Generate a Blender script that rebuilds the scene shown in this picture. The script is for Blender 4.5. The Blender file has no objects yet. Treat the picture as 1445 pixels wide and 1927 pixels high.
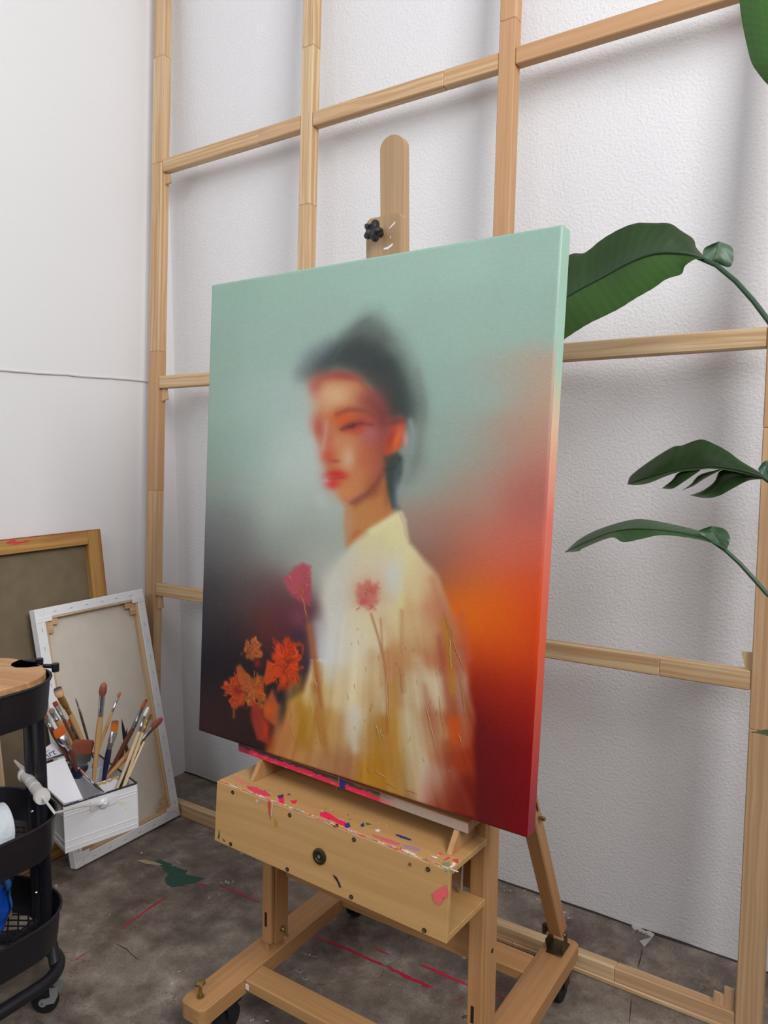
import bpy, math, random
import numpy as np
from mathutils import Vector, Matrix, noise as mnoise
random.seed(7); rng = np.random.default_rng(7)
scene = bpy.context.scene
COL = scene.collection
# ---------------------------------------------------------------- camera
CAM = np.array([2.2416, -1.93767, 1.27])
YAW, PITCH, ROLL, FPX = 0.590909, 0.0890392, 0.00520473, 1426.457
def _axes():
    fw = np.array([-math.sin(YAW)*math.cos(PITCH), math.cos(YAW)*math.cos(PITCH), -math.sin(PITCH)])
    r0 = np.cross(fw, [0, 0, 1]); r0 /= np.linalg.norm(r0); d0 = np.cross(fw, r0)
    return np.array([math.cos(ROLL)*r0+math.sin(ROLL)*d0, -math.sin(ROLL)*r0+math.cos(ROLL)*d0, fw])
AX = _axes()
cd = bpy.data.cameras.new('camera'); cam = bpy.data.objects.new('camera', cd); COL.objects.link(cam)
cd.sensor_fit = 'VERTICAL'; cd.sensor_height = 24.0; cd.sensor_width = 24.0*1445/1927
cd.lens = FPX/1927*24.0; cd.clip_start = .02; cd.clip_end = 60
m = Matrix.Identity(4)
for i in range(3):
    m[i][0] = AX[0][i]; m[i][1] = -AX[1][i]; m[i][2] = -AX[2][i]; m[i][3] = CAM[i]
cam.matrix_world = m
scene.camera = cam
# ---------------------------------------------------------------- world, lights, exposure
w = bpy.data.worlds.new('daylight'); scene.world = w; w.use_nodes = True
w.node_tree.nodes['Background'].inputs[0].default_value = (.78, .88, 1, 1)
w.node_tree.nodes['Background'].inputs[1].default_value = 1.0
scene.view_settings.view_transform = 'Standard'; scene.view_settings.look = 'None'
scene.view_settings.exposure = -0.12; scene.view_settings.gamma = 1.0
scene.view_settings.use_curve_mapping = False
def area_light(name, loc, target, sx, sy, power, color):
    l = bpy.data.lights.new(name, 'AREA'); l.shape = 'RECTANGLE'; l.size = sx; l.size_y = sy
    l.energy = power; l.color = color
    o = bpy.data.objects.new(name, l); COL.objects.link(o); o.location = loc
    o.rotation_euler = (Vector(target)-Vector(loc)).to_track_quat('-Z', 'Y').to_euler()
    return o
RX, FY, CZ = 3.8, -4.4, 4.0           # room: right wall, front wall, ceiling
area_light('window_light_right', (RX-.06, -1.95, 2.85), (0, -1.95, 2.65), 1.5, 1.6, 116, (1, .985, .97))
area_light('window_light_front', (1.0, FY+.06, 2.95), (1.0, 0, 2.6), 1.4, 1.5, 24, (.93, .965, 1))
area_light('window_light_front.001', (2.8, FY+.06, 2.95), (2.8, 0, 2.6), 1.4, 1.5, 24, (.93, .965, 1))

# ================================================================ helpers
def C(r, g, b, a=1.0):
    f = lambda c: (c/255/12.92 if c <= 10.3 else ((c/255+.055)/1.055)**2.4)
    return (f(r), f(g), f(b), a)
def ray(x, y): return AX.T @ np.array([(x-722.5)/FPX, (y-963.5)/FPX, 1.0])
def at(x, y, n, o):                     # picture point -> point on the plane (n, o)
    d = ray(x, y); n = np.array(n, float)
    return CAM + d*(((np.array(o, float)-CAM) @ n)/(d @ n))
def aX(x, y, X): return at(x, y, (1, 0, 0), (X, 0, 0))
def aY(x, y, Y): return at(x, y, (0, 1, 0), (0, Y, 0))
def aZ(x, y, Z=0.0): return at(x, y, (0, 0, 1), (0, 0, Z))
def V(*a): return np.array(a, float)
def unit(v): v = np.array(v, float); return v/np.linalg.norm(v)

class MB:
    """collects shapes in world coordinates; build() links them as one mesh object"""
    def __init__(s): s.v = []; s.f = []; s.gc = []; s.tn = []; s.col = []; s.tone = .5; s.c = (1, 1, 1, 1); s.off = V(0, 0, 0); s.frame = None
    def add(s, vs, fs, grain=None, cols=None):
        n = len(s.v); vs = [V(*p) for p in vs]
        if grain is None: grain = (V(1, 0, 0), V(0, 1, 0), V(0, 0, 1))
        o = vs[0]; r = V(*[random.uniform(-9, 9) for _ in range(3)])
        for i, p in enumerate(vs):
            s.v.append(p); d = p-o
            s.gc.append(V(d @ grain[0], d @ grain[1], d @ grain[2])+r)
            s.tn.append(s.tone); s.col.append(cols[i] if cols is not None else s.c)
        s.f += [tuple(i+n for i in f) for f in fs]
    def box(s, o, a, b, c, bev=.002, g=0):
        """o corner, a b c edge vectors, g = index of the edge along the grain"""
        o = V(*o); E = [V(*a), V(*b), V(*c)]; L = [np.linalg.norm(e) for e in E]; U = [e/l for e, l in zip(E, L)]
        gr = [U[g], U[(g+1) % 3], U[(g+2) % 3]]
        bev = min(bev, min(L)*.4)
        idx = {}; vs = []
        for i in (0, 1):
            for j in (0, 1):
                for k in (0, 1):
                    q = (i, j, k); base = o+E[0]*i+E[1]*j+E[2]*k
                    for ax in range(3):
                        p = base.copy()
                        for t in range(3):
                            if t != ax: p = p+U[t]*bev*(1 if q[t] == 0 else -1)
                        idx[(q, ax)] = len(vs); vs.append(p)
        fs = []
        for ax in range(3):
            t1, t2 = (ax+1) % 3, (ax+2) % 3
            for sd in (0, 1):
                lst = []
                for u, w_ in ((0, 0), (1, 0), (1, 1), (0, 1)):
                    q = [0, 0, 0]; q[ax] = sd; q[t1] = u; q[t2] = w_; lst.append(idx[(tuple(q), ax)])
                fs.append(lst if sd else lst[::-1])
        for d in range(3):
            a_, b_ = (d+1) % 3, (d+2) % 3
            for u in (0, 1):
                for w_ in (0, 1):
                    q = [0, 0, 0]; q[a_] = u; q[b_] = w_; q2 = list(q); q2[d] = 1
                    q, q2 = tuple(q), tuple(q2)
                    fs.append((idx[(q, a_)], idx[(q2, a_)], idx[(q2, b_)], idx[(q, b_)]))
        for i in (0, 1):
            for j in (0, 1):
                for k in (0, 1): fs.append(tuple(idx[((i, j, k), ax)] for ax in range(3)))
        s.add(vs, fs, gr); return s
    def bar(s, p, q, wdir, w_, hdir, h, bev=.002):
        """bar whose centre line runs p..q"""
        p = V(*p); q = V(*q); wd = unit(wdir)*w_; hd = unit(hdir)*h
        return s.box(p-wd/2-hd/2, q-p, wd, hd, bev, 0)
    def tube(s, pts, r, n=12, cap=True, squash=None, cols=None):
        pts = [V(*p) for p in pts]; rs = list(r) if hasattr(r, '__len__') else [r]*len(pts)
        N = len(pts); vs = []; fs = []; cc = []
        t0 = unit(pts[1]-pts[0]); up = V(0, 0, 1) if abs(t0[2]) < .9 else V(1, 0, 0)
        if squash is not None: up = V(*squash[0])
        nx = unit(np.cross(t0, up)); 
        for i in range(N):
            t = unit(pts[min(i+1, N-1)]-pts[max(i-1, 0)])
            if i and t @ tprev < 0: t = -t
            tprev = t; nx = unit(nx-t*(nx @ t)); ny = np.cross(t, nx)
            sq = 1 if squash is None else (squash[1][i] if hasattr(squash[1], '__len__') else squash[1])
            for k in range(n):
                a = 2*math.pi*k/n
                vs.append(pts[i]+rs[i]*(nx*math.cos(a)+ny*sq*math.sin(a)))
                if cols is not None: cc.append(cols[i])
        for i in range(N-1):
            for k in range(n):
                k2 = (k+1) % n; fs.append((i*n+k, i*n+k2, (i+1)*n+k2, (i+1)*n+k))
        if cap:
            fs.append(tuple(range(n))[::-1]); fs.append(tuple((N-1)*n+k for k in range(n)))
        s.add(vs, fs, (t0, nx, np.cross(t0, nx)), cc if cols is not None else None); return s
    def prism(s, poly, ext, g=None):
        """planar polygon (list of 3d) extruded by ext"""
        n = len(poly); e = V(*ext); a = [V(*p) for p in poly]
        s.add(a+[p+e for p in a], [tuple(range(n))[::-1], tuple(range(n, 2*n))]+[(i, (i+1) % n, n+(i+1) % n, n+i) for i in range(n)], g); return s
    def grid(s, P, thick=None, closed=False, cols=None):
        """P[i][j] points; open sheet, or a sheet with thickness"""
        P = np.array(P, float); a, b = P.shape[:2]
        vs = P.reshape(-1, 3); cl = None if cols is None else [tuple(c) for c in np.array(cols).reshape(-1, 4)]
        fs = [(i*b+j, i*b+j+1, (i+1)*b+j+1, (i+1)*b+j) for i in range(a-1) for j in range(b-1)]
        if closed: fs += [(i*b+b-1, i*b, (i+1)*b, (i+1)*b+b-1) for i in range(a-1)]
        if thick is None: s.add(vs, fs, None, cl)
        else:
            t = V(*thick); n = a*b
            f2 = fs+[tuple(x+n for x in f[::-1]) for f in fs]
            for i in range(a-1):
                f2.append((i*b, (i+1)*b, (i+1)*b+n, i*b+n)); f2.append((i*b+b-1, i*b+b-1+n, (i+1)*b+b-1+n, (i+1)*b+b-1))
            for j in range(b-1):
                f2.append((j, j+n, j+1+n, j+1)); k = (a-1)*b; f2.append((k+j, k+j+1, k+j+1+n, k+j+n))
            s.add(np.vstack([vs, vs+t]), f2, None, None if cl is None else cl+cl)
        return s
    def disc(s, c, nrm, r, h=.0006, n=14, ell=1.0, jag=0.0, ang=0.0):
        c = V(*c); nrm = unit(nrm); up = V(0, 0, 1) if abs(nrm[2]) < .9 else V(1, 0, 0)
        x = unit(np.cross(up, nrm)); y = np.cross(nrm, x)
        x, y = x*math.cos(ang)+y*math.sin(ang), y*math.cos(ang)-x*math.sin(ang)
        p = []
        for k in range(n):
            a = 2*math.pi*k/n; rr = r*(1+jag*random.uniform(-1, 1)); p.append(c+x*rr*math.cos(a)+y*rr*ell*math.sin(a))
        return s.prism(p, nrm*h)
    def build(s, name, mat, parent=None, smooth=False, origin=None, kind=None, label=None):
        org = V(0, 0, 0)
        if parent is not None: org = V(*parent.get('_org', (0, 0, 0)))
        my = org if (parent is not None or origin is None) else V(*origin)
        me = bpy.data.meshes.new(name)
        vs = np.array(s.v)-my
        me.from_pydata([tuple(p) for p in vs], [], s.f)
        import bmesh
        if len(s.f) < 60000:
            bm = bmesh.new(); bm.from_mesh(me); bmesh.ops.recalc_face_normals(bm, faces=bm.faces); bm.to_mesh(me); bm.free()
        at_ = me.attributes.new('gc', 'FLOAT_VECTOR', 'POINT'); at_.data.foreach_set('vector', np.array(s.gc, dtype=np.float32).ravel())
        at_ = me.attributes.new('tone', 'FLOAT', 'POINT'); at_.data.foreach_set('value', np.array(s.tn, dtype=np.float32))
        if any(c != (1, 1, 1, 1) for c in s.col[:]) if len(s.col) < 4000 else True:
            at_ = me.attributes.new('paint', 'FLOAT_COLOR', 'POINT'); at_.data.foreach_set('color', np.array(s.col, dtype=np.float32).ravel())
        if smooth:
            me.polygons.foreach_set('use_smooth', [True]*len(me.polygons))
            try: me.set_sharp_from_angle(angle=math.radians(38))
            except Exception: pass
        me.materials.append(mat)
        o = bpy.data.objects.new(name, me); COL.objects.link(o)
        if parent is not None: o.parent = parent; o['_org'] = [float(t) for t in my]
        else: o.location = tuple(my); o['_org'] = [float(t) for t in my]
        if kind: o['kind'] = kind
        if label: o['label'] = label
        return o
def thing(name, label, cat, loc=(0, 0, 0), group=None):
    o = bpy.data.objects.new(name, None); COL.objects.link(o); o.empty_display_size = .05
    o.location = tuple(loc); o['_org'] = tuple(float(x) for x in loc); o['label'] = label; o['category'] = cat
    if group: o['group'] = group
    return o
def tag(o, label, cat, group=None):
    o['label'] = label; o['category'] = cat
    if group: o['group'] = group
    return o

# ================================================================ materials
def base_mat(name):
    mt = bpy.data.materials.new(name); mt.use_nodes = True; nt = mt.node_tree
    b = nt.nodes['Principled BSDF']; return mt, nt, b
def lk(nt, a, b): nt.links.new(a, b)
def node(nt, t, **kw):
    n = nt.nodes.new(t)
    for k, v in kw.items():
        if k.startswith('i_'): n.inputs[int(k[2:])].default_value = v
        else: setattr(n, k, v)
    return n
def noise_tex(nt, vec, scale, detail=4, rough=.55, vscale=None):
    if vscale is not None:
        mp = node(nt, 'ShaderNodeVectorMath', operation='MULTIPLY'); lk(nt, vec, mp.inputs[0]); mp.inputs[1].default_value = vscale; vec = mp.outputs[0]
    n = node(nt, 'ShaderNodeTexNoise'); n.inputs['Scale'].default_value = scale; n.inputs['Detail'].default_value = detail
    n.inputs['Roughness'].default_value = rough; lk(nt, vec, n.inputs['Vector']); return n.outputs['Fac']
def ramp(nt, fac, stops):
    r = node(nt, 'ShaderNodeValToRGB'); e = r.color_ramp.elements
    while len(e) < len(stops): e.new(.5)
    for k, (p, c) in enumerate(stops): e[k].position = p; e[k].color = c if len(c) == 4 else (*c, 1)
    lk(nt, fac, r.inputs[0]); return r.outputs[0]
def mixc(nt, fac, a, b, blend='MIX'):
    m_ = node(nt, 'ShaderNodeMix', data_type='RGBA', blend_type=blend)
    for sock, v in ((0, fac), (6, a), (7, b)):
        if isinstance(v, (int, float, tuple)): m_.inputs[sock].default_value = v
        else: lk(nt, v, m_.inputs[sock])
    return m_.outputs[2]
def bump(nt, b, fac, dist, strength=1.0):
    n = node(nt, 'ShaderNodeBump'); n.inputs['Strength'].default_value = strength; n.inputs['Distance'].default_value = dist
    lk(nt, fac, n.inputs['Height']); lk(nt, n.outputs[0], b.inputs['Normal'])
def plain(name, col, rough=.5, metal=0, nz=0.0, coat=0, bumpd=0, bscale=300, spec=.5):
    mt, nt, b = base_mat(name)
    b.inputs['Roughness'].default_value = rough; b.inputs['Metallic'].default_value = metal
    b.inputs['Coat Weight'].default_value = coat; b.inputs['Specular IOR Level'].default_value = spec
    tc = node(nt, 'ShaderNodeTexCoord').outputs['Object']
    f = noise_tex(nt, tc, 18, 5)
    k = 1-nz; lo = tuple(c*k for c in col[:3])+(1,); hi = tuple(min(1, c*(1+nz*.6)) for c in col[:3])+(1,)
    lk(nt, ramp(nt, f, [(.3, lo), (.7, hi)]), b.inputs['Base Color'])
    if bumpd: bump(nt, b, noise_tex(nt, tc, bscale, 3), bumpd)
    return mt
def wood(name, pale, dark, ruddy, freq=70, rough=.55, amt=1.0, spec=.4):
    """pale/dark grain lines; the tone attribute shifts a piece towards ruddy"""
    mt, nt, b = base_mat(name)
    gc = node(nt, 'ShaderNodeAttribute', attribute_name='gc').outputs['Vector']
    tn = node(nt, 'ShaderNodeAttribute', attribute_name='tone').outputs['Fac']
    warp = noise_tex(nt, gc, 1, 2, .5, (3, 14, 14))
    add = node(nt, 'ShaderNodeVectorMath', operation='MULTIPLY_ADD')
    cmb = node(nt, 'ShaderNodeCombineXYZ'); lk(nt, warp, cmb.inputs[1]); lk(nt, warp, cmb.inputs[2])
    lk(nt, cmb.outputs[0], add.inputs[0]); add.inputs[1].default_value = (0, .022, .022); lk(nt, gc, add.inputs[2])
    lines = noise_tex(nt, add.outputs[0], 1, 2, .55, (1.1, freq*1.6, freq*1.6))
    fine = noise_tex(nt, gc, 1, 3, .6, (9, freq*6, freq*6))
    base = mixc(nt, tn, pale, ruddy)
    m1 = ramp(nt, lines, [(.38, (0, 0, 0, 1)), (.62, (1, 1, 1, 1))])
    c1 = mixc(nt, m1, mixc(nt, amt, base, dark), base)
    c2 = mixc(nt, fine, mixc(nt, .25*amt, c1, dark), c1)
    lk(nt, c2, b.inputs['Base Color'])
    b.inputs['Roughness'].default_value = rough; b.inputs['Specular IOR Level'].default_value = spec
    bump(nt, b, fine, .0004, .5)
    return mt
def paint_attr(name, rough=.4, weave=0, coat=0.0, gain=1.0, spec=.5):
    mt, nt, b = base_mat(name)
    a = node(nt, 'ShaderNodeAttribute', attribute_name='paint').outputs['Color']
    lk(nt, a, b.inputs['Base Color']); b.inputs['Roughness'].default_value = rough; b.inputs['Coat Weight'].default_value = coat
    b.inputs['Specular IOR Level'].default_value = spec
    if weave:
        tc = node(nt, 'ShaderNodeTexCoord').outputs['Object']
        f = noise_tex(nt, tc, 1, 2, .5, (330, 330, 520)); bump(nt, b, f, weave, .6)
    return mt

M_wall = None
def wall_mat(name, base, bscale, bdist):
    mt, nt, b = base_mat(name)
    tc = node(nt, 'ShaderNodeTexCoord').outputs['Object']
    f = noise_tex(nt, tc, 1.3, 4)
    lk(nt, ramp(nt, f, [(.3, tuple(c*.97 for c in base[:3])+(1,)), (.7, base)]), b.inputs['Base Color'])
    b.inputs['Roughness'].default_value = .75; b.inputs['Specular IOR Level'].default_value = .25
    f1 = noise_tex(nt, tc, bscale, 3, .55); f2 = noise_tex(nt, tc, bscale*.12, 3)
    ad = node(nt, 'ShaderNodeMath', operation='MULTIPLY_ADD'); lk(nt, f2, ad.inputs[0]); ad.inputs[1].default_value = .35; lk(nt, f1, ad.inputs[2])
    bump(nt, b, ad.outputs[0], bdist, 1.0)
    return mt
M_wall_back = wall_mat('rough_white_plaster', C(228, 227, 229), 135, .0024)
M_wall_left = wall_mat('smooth_white_plaster', C(228, 227, 228), 60, .0007)
M_wall_far = wall_mat('grey_far_wall', C(84, 82, 82), 40, .0006)
M_ceiling = wall_mat('ceiling_paint', C(165, 165, 168), 20, .0005)
def floor_mat():
    mt, nt, b = base_mat('worn_concrete')
    tc = node(nt, 'ShaderNodeTexCoord').outputs['Object']
    big = noise_tex(nt, tc, 3.0, 6, .62); mid = noise_tex(nt, tc, 14, 8, .68); fine = noise_tex(nt, tc, 160, 4, .6)
    c = ramp(nt, big, [(.40, C(88, 74, 67)), (.5, C(120, 107, 97)), (.60, C(152, 141, 128))])
    c2 = ramp(nt, mid, [(.38, C(74, 62, 56)), (.5, C(116, 104, 95)), (.60, C(150, 140, 128)), (.70, C(188, 180, 168))])
    c = mixc(nt, .5, c, c2)
    # fine cracks
    v = node(nt, 'ShaderNodeTexVoronoi', feature='DISTANCE_TO_EDGE'); v.inputs['Scale'].default_value = 1.15
    mp = node(nt, 'ShaderNodeVectorMath', operation='MULTIPLY_ADD'); lk(nt, noise_tex(nt, tc, 5, 5), mp.inputs[0]); mp.inputs[1].default_value = (.5, .5, .5); lk(nt, tc, mp.inputs[2])
    lk(nt, mp.outputs[0], v.inputs['Vector'])
    cr = ramp(nt, v.outputs['Distance'], [(0, (0, 0, 0, 1)), (.0028, (1, 1, 1, 1))])
    cr2 = ramp(nt, noise_tex(nt, tc, 2.1, 3), [(.50, (1, 1, 1, 1)), (.56, (0, 0, 0, 1))])
    crk = mixc(nt, 1.0, cr, cr2, 'LIGHTEN')
    c = mixc(nt, crk, mixc(nt, .55, c, C(35, 30, 28)), c)
    sp = ramp(nt, fine, [(.30, C(70, 62, 58)), (.5, (1, 1, 1, 1))])
    c = mixc(nt, .35, c, sp, 'MULTIPLY')
    lk(nt, c, b.inputs['Base Color'])
    lk(nt, ramp(nt, mid, [(.3, (.42,)*3+(1,)), (.7, (.68,)*3+(1,))]), b.inputs['Roughness'])
    bump(nt, b, mixc(nt, .5, mid, fine), .0018, .6)
    return mt
M_floor = floor_mat()
M_pine = wood('pine', C(216, 190, 152), C(182, 140, 98), C(194, 150, 112), 62, .6, .8)
M_beech = wood('oiled_beech', C(192, 148, 98), C(156, 110, 66), C(172, 124, 82), 55, .45, .5)
M_mast = wood('aged_beech', C(180, 150, 116), C(150, 118, 84), C(170, 136, 100), 55, .45, .5)
M_ply = wood('plywood', C(198, 156, 102), C(172, 128, 78), C(182, 138, 90), 30, .42, .45)
M_acacia = wood('acacia', C(206, 166, 118), C(166, 118, 76), C(190, 146, 100), 30, .45, .7)
M_gold_wood = wood('old_stretcher', C(196, 152, 86), C(140, 96, 48), C(180, 120, 80), 45, .5, .7)
M_handle = wood('brush_wood', C(206, 166, 116), C(170, 126, 80), C(120, 66, 42), 80, .4, .5)
M_black = plain('black_powder_coat', C(26, 25, 32), .38, 0, .15)
M_black_plastic = plain('black_plastic', C(22, 23, 27), .35)
M_rubber = plain('black_rubber', C(16, 16, 18), .7)
M_grey_fork = plain('grey_caster_plastic', C(128, 130, 130), .5)
M_zinc = plain('zinc', C(190, 186, 160), .3, 1)
M_steel = plain('brushed_steel', C(200, 200, 205), .25, 1, .1)
M_brass = plain('aged_brass', C(176, 150, 100), .35, 1, .25)
M_bronze = plain('dark_bronze', C(98, 86, 60), .45, 1, .3)
M_goldferrule = plain('gold_ferrule', C(222, 186, 110), .22, 1, .1)
M_white_metal = plain('white_enamel', C(224, 224, 228), .3, 0, .05, coat=.3)
M_white_wire = plain('cream_enamel', C(226, 222, 214), .35, 0, .05, coat=.3)
M_canvas_white = plain('primed_canvas', C(232, 232, 234), .8, 0, .03, bumpd=.0006, bscale=700, spec=.2)
M_canvas_back = plain('raw_canvas_back', C(214, 205, 192), .9, 0, .05, bumpd=.0004, bscale=900, spec=.15)
M_linen = plain('raw_linen', C(122, 108, 88), .95, 0, .12, bumpd=.0006, bscale=800, spec=.1)
M_dark = plain('dark_hole', C(18, 14, 12), .8)
M_paper = plain('white_paper', C(232, 232, 238), .6, 0, .04)
M_tissue = plain('kitchen_paper', C(226, 232, 240), .9, 0, .03, bumpd=.004, bscale=55)
M_print = plain('grey_print', C(60, 62, 70), .6)
M_attr = paint_attr('dried_paint', .45)
M_attr_matte = paint_attr('coloured_paint', .6)
M_oil = paint_attr('oil_paint', .36, .0005, 0, spec=.35)
M_bristle = paint_attr('bristle', .6)
M_kraft = plain('brown_card', C(150, 110, 78), .8, 0, .1)

# ================================================================ the setting
def struct(name, mb, mat): 
    o = mb.build(name, mat, None); o['kind'] = 'structure'; return o
fl = MB(); fl.box((-.2, FY-.2, -.1), (RX+.4, 0, 0), (0, -FY+.4, 0), (0, 0, .1), .0); floor = struct('floor', fl, M_floor)
b = MB(); b.box((-.2, 0, 0), (RX+.4, 0, 0), (0, .2, 0), (0, 0, CZ), 0); wall_back = struct('wall_back', b, M_wall_back)
# left wall: the upper skim coat stands 6 mm proud of the lower wall and ends in a ragged ledge at 1.5 m
b = MB(); b.box((-.2, FY, 0), (.2, 0, 0), (0, -FY, 0), (0, 0, CZ), 0)
ys = np.linspace(FY, 0, 160); zz = [1.497+.0035*mnoise.noise((0, y*6, 3))+.002*mnoise.noise((0, y*30, 5))+.004*(y+.3) for y in ys]
P = [[(.0, y, CZ) for y in ys], [(.007, y, CZ) for y in ys], [(.007, y, z+.012) for y, z in zip(ys, zz)], [(.0085, y, z+.003) for y, z in zip(ys, zz)], [(.006, y, z) for y, z in zip(ys, zz)], [(.0, y, z) for y, z in zip(ys, zz)]]
b.grid(P); wall_left = struct('wall_left', b, M_wall_left)
b = MB(); b.box((-.2, FY-.2, CZ), (RX+.4, 0, 0), (0, -FY+.4, 0), (0, 0, .15), 0); struct('ceiling', b, M_ceiling)
# right wall and front wall with window openings
def wall_with_holes(name, axis, pos, a0, a1, holes):
    mb = MB(); xs = a0
    def bx(u0, u1, z0, z1):
        if axis == 'x': mb.box((pos, u0, z0), (.2, 0, 0), (0, u1-u0, 0), (0, 0, z1-z0), 0)
        else: mb.box((u0, pos-.2, z0), (u1-u0, 0, 0), (0, .2, 0), (0, 0, z1-z0), 0)
    for (h0, h1, z0, z1) in holes:
        bx(xs, h0, 0, CZ); bx(h0, h1, 0, z0); bx(h0, h1, z1, CZ); xs = h1
    bx(xs, a1, 0, CZ); return struct(name, mb, M_wall_far)
wall_with_holes('wall_right', 'x', RX, FY, 0, [(-2.75, -1.15, 1.95, 3.75)])
wall_with_holes('wall_front', 'y', FY, 0, RX, [(.2, 1.8, 2.15, 3.75), (2.05, 3.55, 2.15, 3.75)])
M_winframe = plain('window_paint', C(210, 210, 210), .4)
def window_frame(name, axis, pos, h0, h1, z0, z1):
    mb = MB(); t = .06
    def bx(u0, u1, a, c):
        if axis == 'x': mb.box((pos+.06, u0, a), (.05, 0, 0), (0, u1-u0, 0), (0, 0, c-a), .004)
        else: mb.box((u0, pos-.11, a), (u1-u0, 0, 0), (0, .05, 0), (0, 0, c-a), .004)
    bx(h0, h0+t, z0, z1); bx(h1-t, h1, z0, z1); bx(h0+t, h1-t, z0, z0+t); bx(h0+t, h1-t, z1-t, z1)
    return struct(name, mb, M_winframe)
window_frame('window_1', 'x', RX, -2.75, -1.15, 1.95, 3.75)
window_frame('window_2', 'y', FY, .2, 1.8, 2.15, 3.75)
window_frame('window_3', 'y', FY, 2.05, 3.55, 2.15, 3.75)

# ---- paint on the floor
def ribbon(mb, px, wid, col, jit=.3, z=.0006, gaps=0):
    pts = [aZ(*p) for p in px]
    P = []
    for a, c in zip(pts[:-1], pts[1:]):
        n = max(2, int(np.linalg.norm(c-a)/.006))
        for k in range(n): P.append(a+(c-a)*k/n)
    P.append(pts[-1]); P = np.array(P)
    run = []; runs = []
    for i, p in enumerate(P):
        if gaps and mnoise.noise((p[0]*28, p[1]*28, gaps)) < -.18+gaps*.1:
            if len(run) > 2: runs.append(run)
            run = []
        else: run.append(p)
    if len(run) > 2: runs.append(run)
    mb.c = col
    for r in runs:
        A = []; B = []
        for i, p in enumerate(r):
            t = unit(r[min(i+1, len(r)-1)]-r[max(i-1, 0)]); nn = V(-t[1], t[0], 0)
            e = min(1, (i+.4)/3, (len(r)-.6-i)/3)
            ww = wid*.5*e*(1+jit*mnoise.noise((p[0]*90, p[1]*90, 1.5))); ww2 = wid*.5*e*(1+jit*mnoise.noise((p[0]*90, p[1]*90, 7.5)))
            A.append(p+nn*ww+V(0, 0, z)); B.append(p-nn*ww2+V(0, 0, z))
        mb.grid([A, B])
PINK = C(190, 18, 58)
specs = [([(313, 1687), (228, 1747)], .006, .6, 0), ([(190, 1774), (140, 1808)], .005, .8, 1), ([(75, 1857), (40, 1882), (0, 1908)], .007, .6, 0),
         ([(370, 1662), (390, 1668)], .006, .8, 0), ([(395, 1666), (412, 1675)], .003, .8, 1), ([(413, 1665), (470, 1690), (492, 1700)], .006, .5, 0),
         ([(538, 1720), (548, 1715)], .006, .5, 0),
         ([(590, 1762), (640, 1780), (700, 1808), (725, 1818)], .007, .5, 0), ([(725, 1818), (765, 1838), (815, 1860)], .009, 1.0, 0), ([(825, 1868), (870, 1888)], .005, .8, 1),
         ([(643, 1759), (680, 1774), (735, 1798)], .005, .7, 1), ([(790, 1815), (830, 1832), (880, 1854)], .009, .5, 0), ([(928, 1870), (950, 1879)], .007, .4, 0),
         ([(325, 1636), (345, 1650)], .006, .8, 1)]
for px, wd, jt, gp in specs:
    mb = MB(); ribbon(mb, px, wd, PINK, jt, .0007 if px[0][0] != 325 else .0016, gp); (mb.build('paint_line', M_attr, floor) if mb.v else None)
def splat(name, pxs, col, z=.0005, parent=floor, jag=0, sub=3):
    pts = [aZ(*p, 0) for p in pxs]; out = []
    n = len(pts)
    for i in range(n):
        a, c = pts[i], pts[(i+1) % n]
        for k in range(sub):
            p = a+(c-a)*k/sub; out.append(p+V(random.uniform(-1, 1), random.uniform(-1, 1), 0)*jag)
    mb = MB(); mb.c = col; cen = sum(out)/len(out)
    vs = [cen+V(0, 0, z)]+[p+V(0, 0, z) for p in out]
    mb.add(vs, [(0, i+1, (i+1) % len(out)+1) for i in range(len(out))]); return mb.build(name, M_attr, parent)
splat('green_paint_spill', [(292, 1621), (304, 1617), (325, 1626), (340, 1636), (353, 1637), (352, 1647), (383, 1653), (368, 1661), (342, 1667), (322, 1669), (308, 1654), (318, 1643), (300, 1630)], C(38, 82, 70), jag=.004)
splat('beige_paint_smear', [(257, 1620), (270, 1618), (290, 1622), (306, 1628), (296, 1629), (275, 1626)], C(176, 158, 132), z=.0009, jag=.001)
# white flecks: nobody could count them
fk = MB()
def fleck(x, y, r, col=(205, 203, 200), n=7):
    p = aZ(x, y); fk.c = C(*col)
    pts = []
    for k in range(n):
        a = 2*math.pi*k/n+random.random()*.5; rr = r*random.uniform(.45, 1.2); pts.append(p+V(rr*math.cos(a), rr*math.sin(a)*.7, .0007))
    fk.add([p+V(0, 0, .0007)]+pts, [(0, i+1, (i+1) % n+1) for i in range(n)])
for (x, y, r, c) in [(417, 1661, .006, 0), (424, 1660, .007, 0), (432, 1662, .006, 0), (438, 1659, .004, 0), (390, 1589, .006, 0), (456, 1607, .005, 0), (333, 1622, .004, 0), (326, 1628, .004, 0), (339, 1625, .003, 0),
                     (574, 1842, .007, 0), (576, 1796, .005, 0), (583, 1797, .004, 0), (590, 1800, .004, 0), (562, 1827, .006, 0), (566, 1830, .005, 0), (556, 1826, .004, 0), (473, 1921, .004, 0), (503, 1922, .005, 0), (872, 1803, .005, 0),
                     (266, 1605, .004, 0), (140, 1750, .004, 0), (105, 1667, .005, 0), (206, 1722, .003, 0), (337, 1829, .003, 0), (325, 1851, .003, 0), (412, 1683, .003, 0), (395, 1690, .0025, 0), (1060, 1717, .006, 1), (1071, 1727, .005, 1), (952, 1677, .005, 1), (988, 1676, .004, 1), (1012, 1692, .003, 1)]:
    for _ in range(3): fleck(x+random.uniform(-3, 3), y+random.uniform(-1.5, 1.5), r*random.uniform(.5, 1))
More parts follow.
